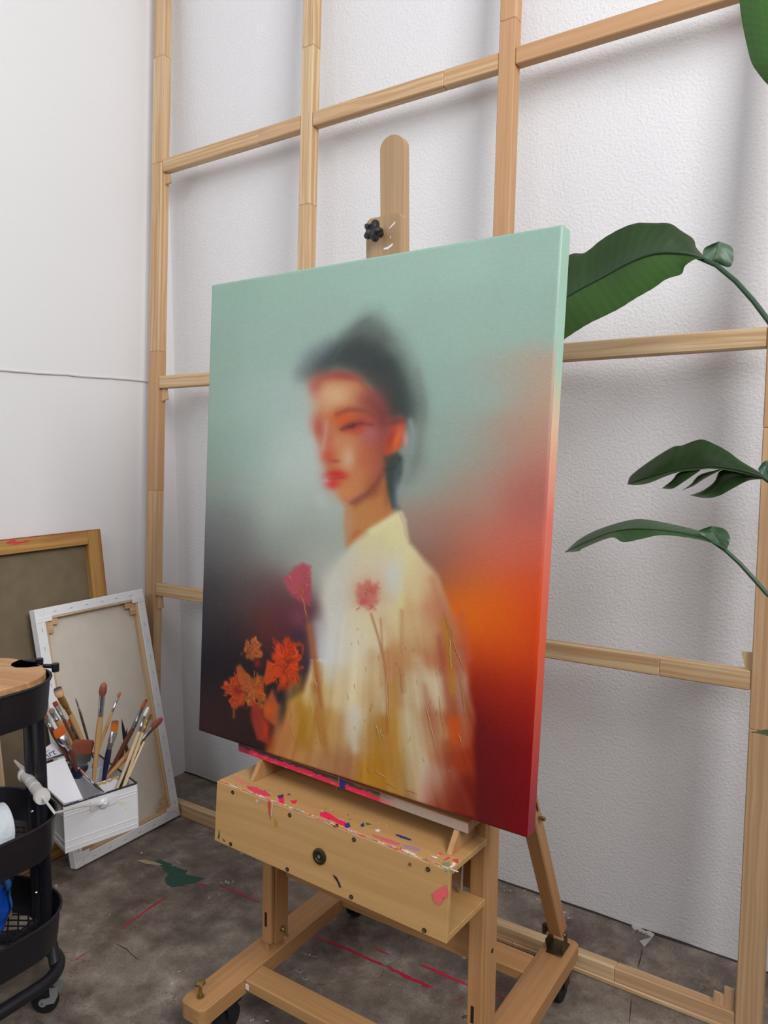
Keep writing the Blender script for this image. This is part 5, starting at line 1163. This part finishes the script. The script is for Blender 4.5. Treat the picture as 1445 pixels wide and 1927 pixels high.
brush('very small brush with a black handle lying across the divider', o5(682, 1118), o5(722, 1165), o5(796, 1240), o5(880, 1312), 4.2, 3.6, 3.8, .075, .018, (176, 116, 70), 'silver', 'black', 1, None, .002)
# palette knives and pencils
for lab, pa, pb, wv, s_ in (('dark grey palette knife with a long pointed blade behind the navy brush', (1032, 684), (1060, 850), 40, .15), ('shorter dark palette knife point beside the long one', (1082, 768), (1064, 850), 24, .16)):
    a = cpt(o5(*pa), s_); b_ = cpt(o5(*pb), s_); sd = unit(np.cross(b_-a, D2)); root = thing('palette_knife', lab, 'palette knife', tuple(b_+unit(b_-a)*.06), 'palette knives in the white caddy')
    hw = wv/4.5125*1.35/1000*.5*1.0; hw = hw*.95
    mb = MB(); mb.prism([a, a+(b_-a)*.4+sd*hw*.55, b_+sd*hw, b_+(b_-a)*.5+sd*hw*.5, b_+(b_-a)*.5-sd*hw*.5, b_-sd*hw, a+(b_-a)*.4-sd*hw*.5], D2*.0012); mb.build('blade', plain('dark_blade', C(46, 52, 54), .4, .5, .1), root)
    mb = MB(); c = b_+(b_-a)*.42; mb.tube([c, c+unit(b_-a)*.03, c+unit(b_-a)*.055], [.004, .006, .005], 10); mb.build('handle', HM['darkred'], root, True)
def pencil(lab, pa, pb, r, s0, s1, mat):
    a = cpt(o5(*pa), s0); b_ = cpt(o5(*pb), s1); mb = MB(); mb.tube([a, a+(b_-a)*.02, b_, b_+unit(b_-a)*.02], [r*.5, r, r, r*.9], 8)
    return tag(mb.build('pencil', mat, None, True, origin=tuple(b_)), lab, 'pencil', 'pencils in the white caddy')
pencil('black pencil among the pale handles at the right of the caddy', (1168, 950), (1040, 1232), .0042, .06, .055, HM['black'])
pencil('thin natural wood pencil beside the black pencil', (1225, 880), (1075, 1220), .0032, .05, .045, HM['cream'])
pencil('dark brown paint stick at the left of the caddy', (520, 890), (616, 1050), .0058, .12, .11, HM['darkred'])

# ================================================================ the plant on the right
plant = thing('potted_plant', 'tall broad-leaved bird-of-paradise plant reaching in from the right', 'plant', (2.50, -.50, 0))
def leaf_mat():
    mt, nt, b = base_mat('glossy_leaf')
    a = node(nt, 'ShaderNodeAttribute', attribute_name='paint').outputs['Color']; lk(nt, a, b.inputs['Base Color'])
    b.inputs['Roughness'].default_value = .38; b.inputs['Specular IOR Level'].default_value = .45
    tl = node(nt, 'ShaderNodeBsdfTranslucent'); lk(nt, mixc(nt, .5, a, C(120, 170, 40)), tl.inputs['Color'])
    mx = node(nt, 'ShaderNodeMixShader'); mx.inputs[0].default_value = .16; out = nt.nodes['Material Output']
    lk(nt, b.outputs[0], mx.inputs[1]); lk(nt, tl.outputs[0], mx.inputs[2]); lk(nt, mx.outputs[0], out.inputs['Surface']); return mt
M_leaf = leaf_mat()
M_stalk = plain('green_stalk', C(44, 74, 52), .4, 0, .15)
def resample(pts, n):
    pts = [V(*p) for p in pts]; 
    # smooth by Catmull-Rom
    out = []
    for i in range(len(pts)-1):
        p0, p1, p2, p3 = pts[max(i-1, 0)], pts[i], pts[i+1], pts[min(i+2, len(pts)-1)]
        for k in range(8):
            t = k/8; out.append(.5*((2*p1)+(-p0+p2)*t+(2*p0-5*p1+4*p2-p3)*t*t+(-p0+3*p1-3*p2+p3)*t**3))
    out.append(pts[-1]); d = [0]
    for a, c in zip(out[:-1], out[1:]): d.append(d[-1]+np.linalg.norm(c-a))
    out = np.array(out); d = np.array(d); s_ = np.linspace(0, d[-1], n); return np.stack([np.interp(s_, d, out[:, k]) for k in range(out.shape[1])], 1)
def leaf(mid, up, low, ym, yu, yl, colu, coll, n=70, m_=9, veins=26, name='leaf', rib=.0035, midcol=(60, 80, 40), cut=None):
    """mid/up/low: picture outlines from tip to base; ym/yu/yl: wall distance (y) from tip to base"""
    def tr(pts, y): R_ = resample(pts, n); return np.array([aY(x, y_, y[0]+(y[1]-y[0])*t_) for (x, y_), t_ in zip(R_, np.linspace(0, 1, n))])
    Mi, U, Lo = tr(mid, ym), tr(up, yu), tr(low, yl); objs = []
    for side, colr in ((U, colu), (Lo, coll)):
        P = []; Q = []
        for i in range(n):
            r_ = []; c_ = []
            for j in range(m_+1):
                t = j/m_; p = Mi[i]+(side[i]-Mi[i])*t; bulge = math.sin(math.pi*t)*.12*np.linalg.norm(side[i]-Mi[i]); p = p+V(0, -1, .2)*bulge*(.6 if side is U else -.3)
                ph = (i/n*veins-t*1.6); w_ = math.sin(ph*2*math.pi); p = p+V(0, -1, 0)*w_*.0006*t; r_.append(p)
                k = 1+.07*w_-.10*(t > .96)+.07*math.sin(ph*6*math.pi+2*t); k2 = 1+.30*mnoise.noise((i*.05, j*.1, veins)); c_.append(tuple(min(1, c*k*k2) for c in C(*colr)[:3])+(1,))
            P.append(r_); Q.append(c_)
        P = np.array(P)
        mb = MB(); mb.grid(P, (0, .0011, .0003), cols=Q); objs.append(mb)
    a, b_ = objs; n0 = len(a.v); a.v += b_.v; a.gc += b_.gc; a.tn += b_.tn; a.col += b_.col; a.f += [tuple(i+n0 for i in f) for f in b_.f]
    lf = a.build(name, M_leaf, plant, True)
    m2 = MB(); m2.tube([p+V(0, -.0015, 0) for p in Mi[::3]], [rib*(.25+.75*t_) for t_ in np.linspace(0, 1, len(Mi[::3]))], 7); m2.build('midrib', plain('midrib_'+name, C(*midcol), .5), lf, True)
    return lf, Mi
r3 = lambda L_: [(1000+x/2.2674, 350+y/2.2674) for x, y in L_]
def stalk(pxs, ys, r0, r1, tail):
    R_ = resample(pxs, 14); P = [aY(x, y, ys[0]+(ys[1]-ys[0])*t_) for (x, y), t_ in zip(R_, np.linspace(0, 1, 14))]+[V(*p) for p in tail]
    mb = MB(); mb.tube(resample(P, 30), np.linspace(r0, r1, 30), 10); mb.build('stalk', M_stalk, plant, True)
# leaf 1: big, folded, its tip hidden behind the painting
leaf(r3([(-40, 640), (30, 560), (155, 470), (300, 390), (420, 325), (530, 287), (650, 288), (735, 310)]),
     r3([(-40, 640), (10, 470), (90, 340), (170, 290), (228, 284), (300, 228), (380, 182), (450, 158), (520, 158), (590, 160), (640, 192), (690, 226), (702, 262), (728, 292), (735, 310)]),
     r3([(-40, 640), (20, 720), (100, 690), (143, 652), (240, 590), (310, 556), (380, 520), (440, 482), (520, 436), (575, 398), (640, 376), (652, 345), (693, 315), (735, 310)]),
     (-.46, -.36), (-.42, -.33), (-.50, -.38), (40, 64, 30), (48, 80, 26), 90, 10, 22, rib=.004, midcol=(36, 56, 34))
stalk(r3([(690, 296), (735, 310), (800, 345), (850, 385), (930, 470), (1009, 572), (1040, 620)]), (-.36, -.40), .0045, .007, [(2.20, -.44, 1.2), (2.42, -.49, .7), (2.49, -.50, .3)])
leaf(r3([(800, 236), (790, 280), (775, 320)]), r3([(800, 236), (855, 262), (860, 318), (840, 347), (775, 322)]), r3([(800, 236), (742, 262), (730, 292), (740, 318), (775, 320)]), (-.35, -.36), (-.335, -.35), (-.37, -.36), (76, 104, 78), (84, 112, 88), 26, 6, 5, 'leaf_lobe', rib=.001)
# leaf 2: split leaf
leaf(r3([(410, 1272), (520, 1235), (640, 1205), (760, 1196), (850, 1204), (930, 1222), (1009, 1252)]),
     r3([(410, 1272), (425, 1235), (510, 1170), (600, 1115), (640, 1108), (700, 1086), (742, 1085), (830, 1128), (890, 1172), (950, 1208), (1009, 1245)]),
     r3([(410, 1272), (440, 1277), (500, 1268), (580, 1236), (640, 1219), (700, 1214), (760, 1206), (850, 1216), (930, 1234), (1009, 1256)]),
     (-.40, -.46), (-.37, -.45), (-.42, -.465), (36, 60, 24), (40, 66, 30), 60, 6, 16, rib=.003, midcol=(40, 52, 30))
for tipx, a, c in (((556, 1290), [(600, 1292), (650, 1262), (720, 1214)], [(600, 1255), (632, 1222), (720, 1212)]), ((642, 1299), [(690, 1280), (740, 1248), (812, 1210)], [(680, 1272), (720, 1232), (812, 1208)]),
                   ((676, 1320), [(740, 1332), (800, 1322), (860, 1290), (930, 1256), (1009, 1252)], [(730, 1300), (780, 1262), (806, 1215), (880, 1214), (1009, 1250)])):
    midp = [((p[0]+q[0])/2, (p[1]+q[1])/2) for p, q in zip(a, c)]
    leaf(r3([tipx]+midp), r3([tipx]+c), r3([tipx]+a), (-.42, -.44), (-.41, -.44), (-.435, -.45), (38, 62, 30), (44, 70, 34), 34, 5, 9, 'leaf_lobe', rib=.0008)
leaf(r3([(998, 1172), (1006, 1210), (1022, 1240)]), r3([(998, 1172), (1030, 1180), (1045, 1230)]), r3([(998, 1172), (978, 1190), (968, 1215), (1000, 1240)]), (-.45, -.46), (-.44, -.46), (-.46, -.46), (50, 84, 66), (50, 84, 66), 20, 5, 4, 'leaf_lobe', rib=.0008)
stalk(r3([(990, 1240), (1030, 1262), (1100, 1330), (1200, 1450)]), (-.46, -.48), .005, .007, [(2.30, -.49, .75), (2.47, -.50, .3)])
# leaf 3: long narrow, seen nearly edge on
leaf(r3([(143, 1563), (230, 1520), (330, 1480), (430, 1462), (560, 1468), (680, 1486), (790, 1522), (830, 1552)]),
     r3([(143, 1563), (200, 1510), (285, 1466), (400, 1430), (480, 1423), (600, 1444), (720, 1474), (790, 1510), (830, 1552)]),
     r3([(143, 1563), (205, 1558), (222, 1545), (340, 1500), (392, 1520), (470, 1506), (560, 1490), (700, 1506), (780, 1528), (830, 1552)]),
     (-.42, -.46), (-.38, -.45), (-.47, -.47), (74, 96, 72), (44, 82, 36), 70, 6, 18, rib=.002, midcol=(50, 70, 46))
leaf(r3([(768, 1452), (790, 1490), (830, 1552)]), r3([(768, 1452), (822, 1464), (846, 1500), (838, 1540), (830, 1552)]), r3([(768, 1452), (730, 1464), (712, 1478), (770, 1515), (830, 1552)]), (-.45, -.46), (-.44, -.46), (-.46, -.46), (44, 78, 40), (60, 92, 60), 24, 6, 5, 'leaf_lobe', rib=.0008)
stalk(r3([(760, 1508), (830, 1556), (900, 1622), (960, 1690), (1009, 1745), (1060, 1810)]), (-.46, -.48), .0036, .006, [(2.25, -.49, .72), (2.46, -.50, .3)])
# leaf 4: only the tip shows
leaf([(1414, 1378), (1450, 1379), (1500, 1392), (1560, 1420)], [(1414, 1378), (1450, 1373), (1505, 1376), (1560, 1420)], [(1414, 1378), (1450, 1387), (1500, 1412), (1560, 1420)], (-.5, -.52), (-.48, -.52), (-.52, -.52), (44, 76, 40), (50, 84, 44), 30, 5, 9, rib=.002)
stalk([(1560, 1420), (1600, 1480), (1640, 1560)], (-.52, -.51), .004, .006, [(2.47, -.50, .3)])
# leaf 5: near, hanging at the top right edge
leaf([(1478, 190), (1470, 100), (1462, 20), (1452, -80), (1448, -180)], [(1478, 190), (1445, 160), (1428, 140), (1414, 118), (1404, 80), (1396, 40), (1391, 0), (1388, -60), (1400, -140), (1448, -180)], [(1478, 190), (1510, 160), (1535, 100), (1540, 20), (1520, -90), (1448, -180)],
     (-.62, -.60), (-.60, -.58), (-.66, -.64), (60, 108, 36), (60, 108, 36), 80, 10, 26, rib=.004, midcol=(110, 150, 70))
stalk([(1448, -180), (1490, -260), (1620, -200)], (-.60, -.58), .006, .008, [(2.40, -.54, 1.6), (2.50, -.50, .8), (2.51, -.50, .3)])
pts_ = [(0, .0), (.12, .0), (.13, .004), (.155, .26), (.162, .28), (.162, .30), (.152, .30), (.148, .27)]
mb = MB(); mb.grid([[V(2.50, -.50, z)+V(r_*math.cos(a), r_*math.sin(a), 0) for a in np.linspace(0, 2*math.pi, 40)[:-1]] for r_, z in pts_], closed=True); mb.build('pot', plain('terracotta', C(196, 196, 192), .6), plant, True)
mb = MB(); mb.disc((2.50, -.50, .265), (0, 0, 1), .148, .006, 30); mb.build('soil', plain('potting_soil', C(50, 38, 30), .95, 0, .3, bumpd=.01, bscale=60), plant)
for o in bpy.data.objects:
    if '_org' in o: del o['_org']
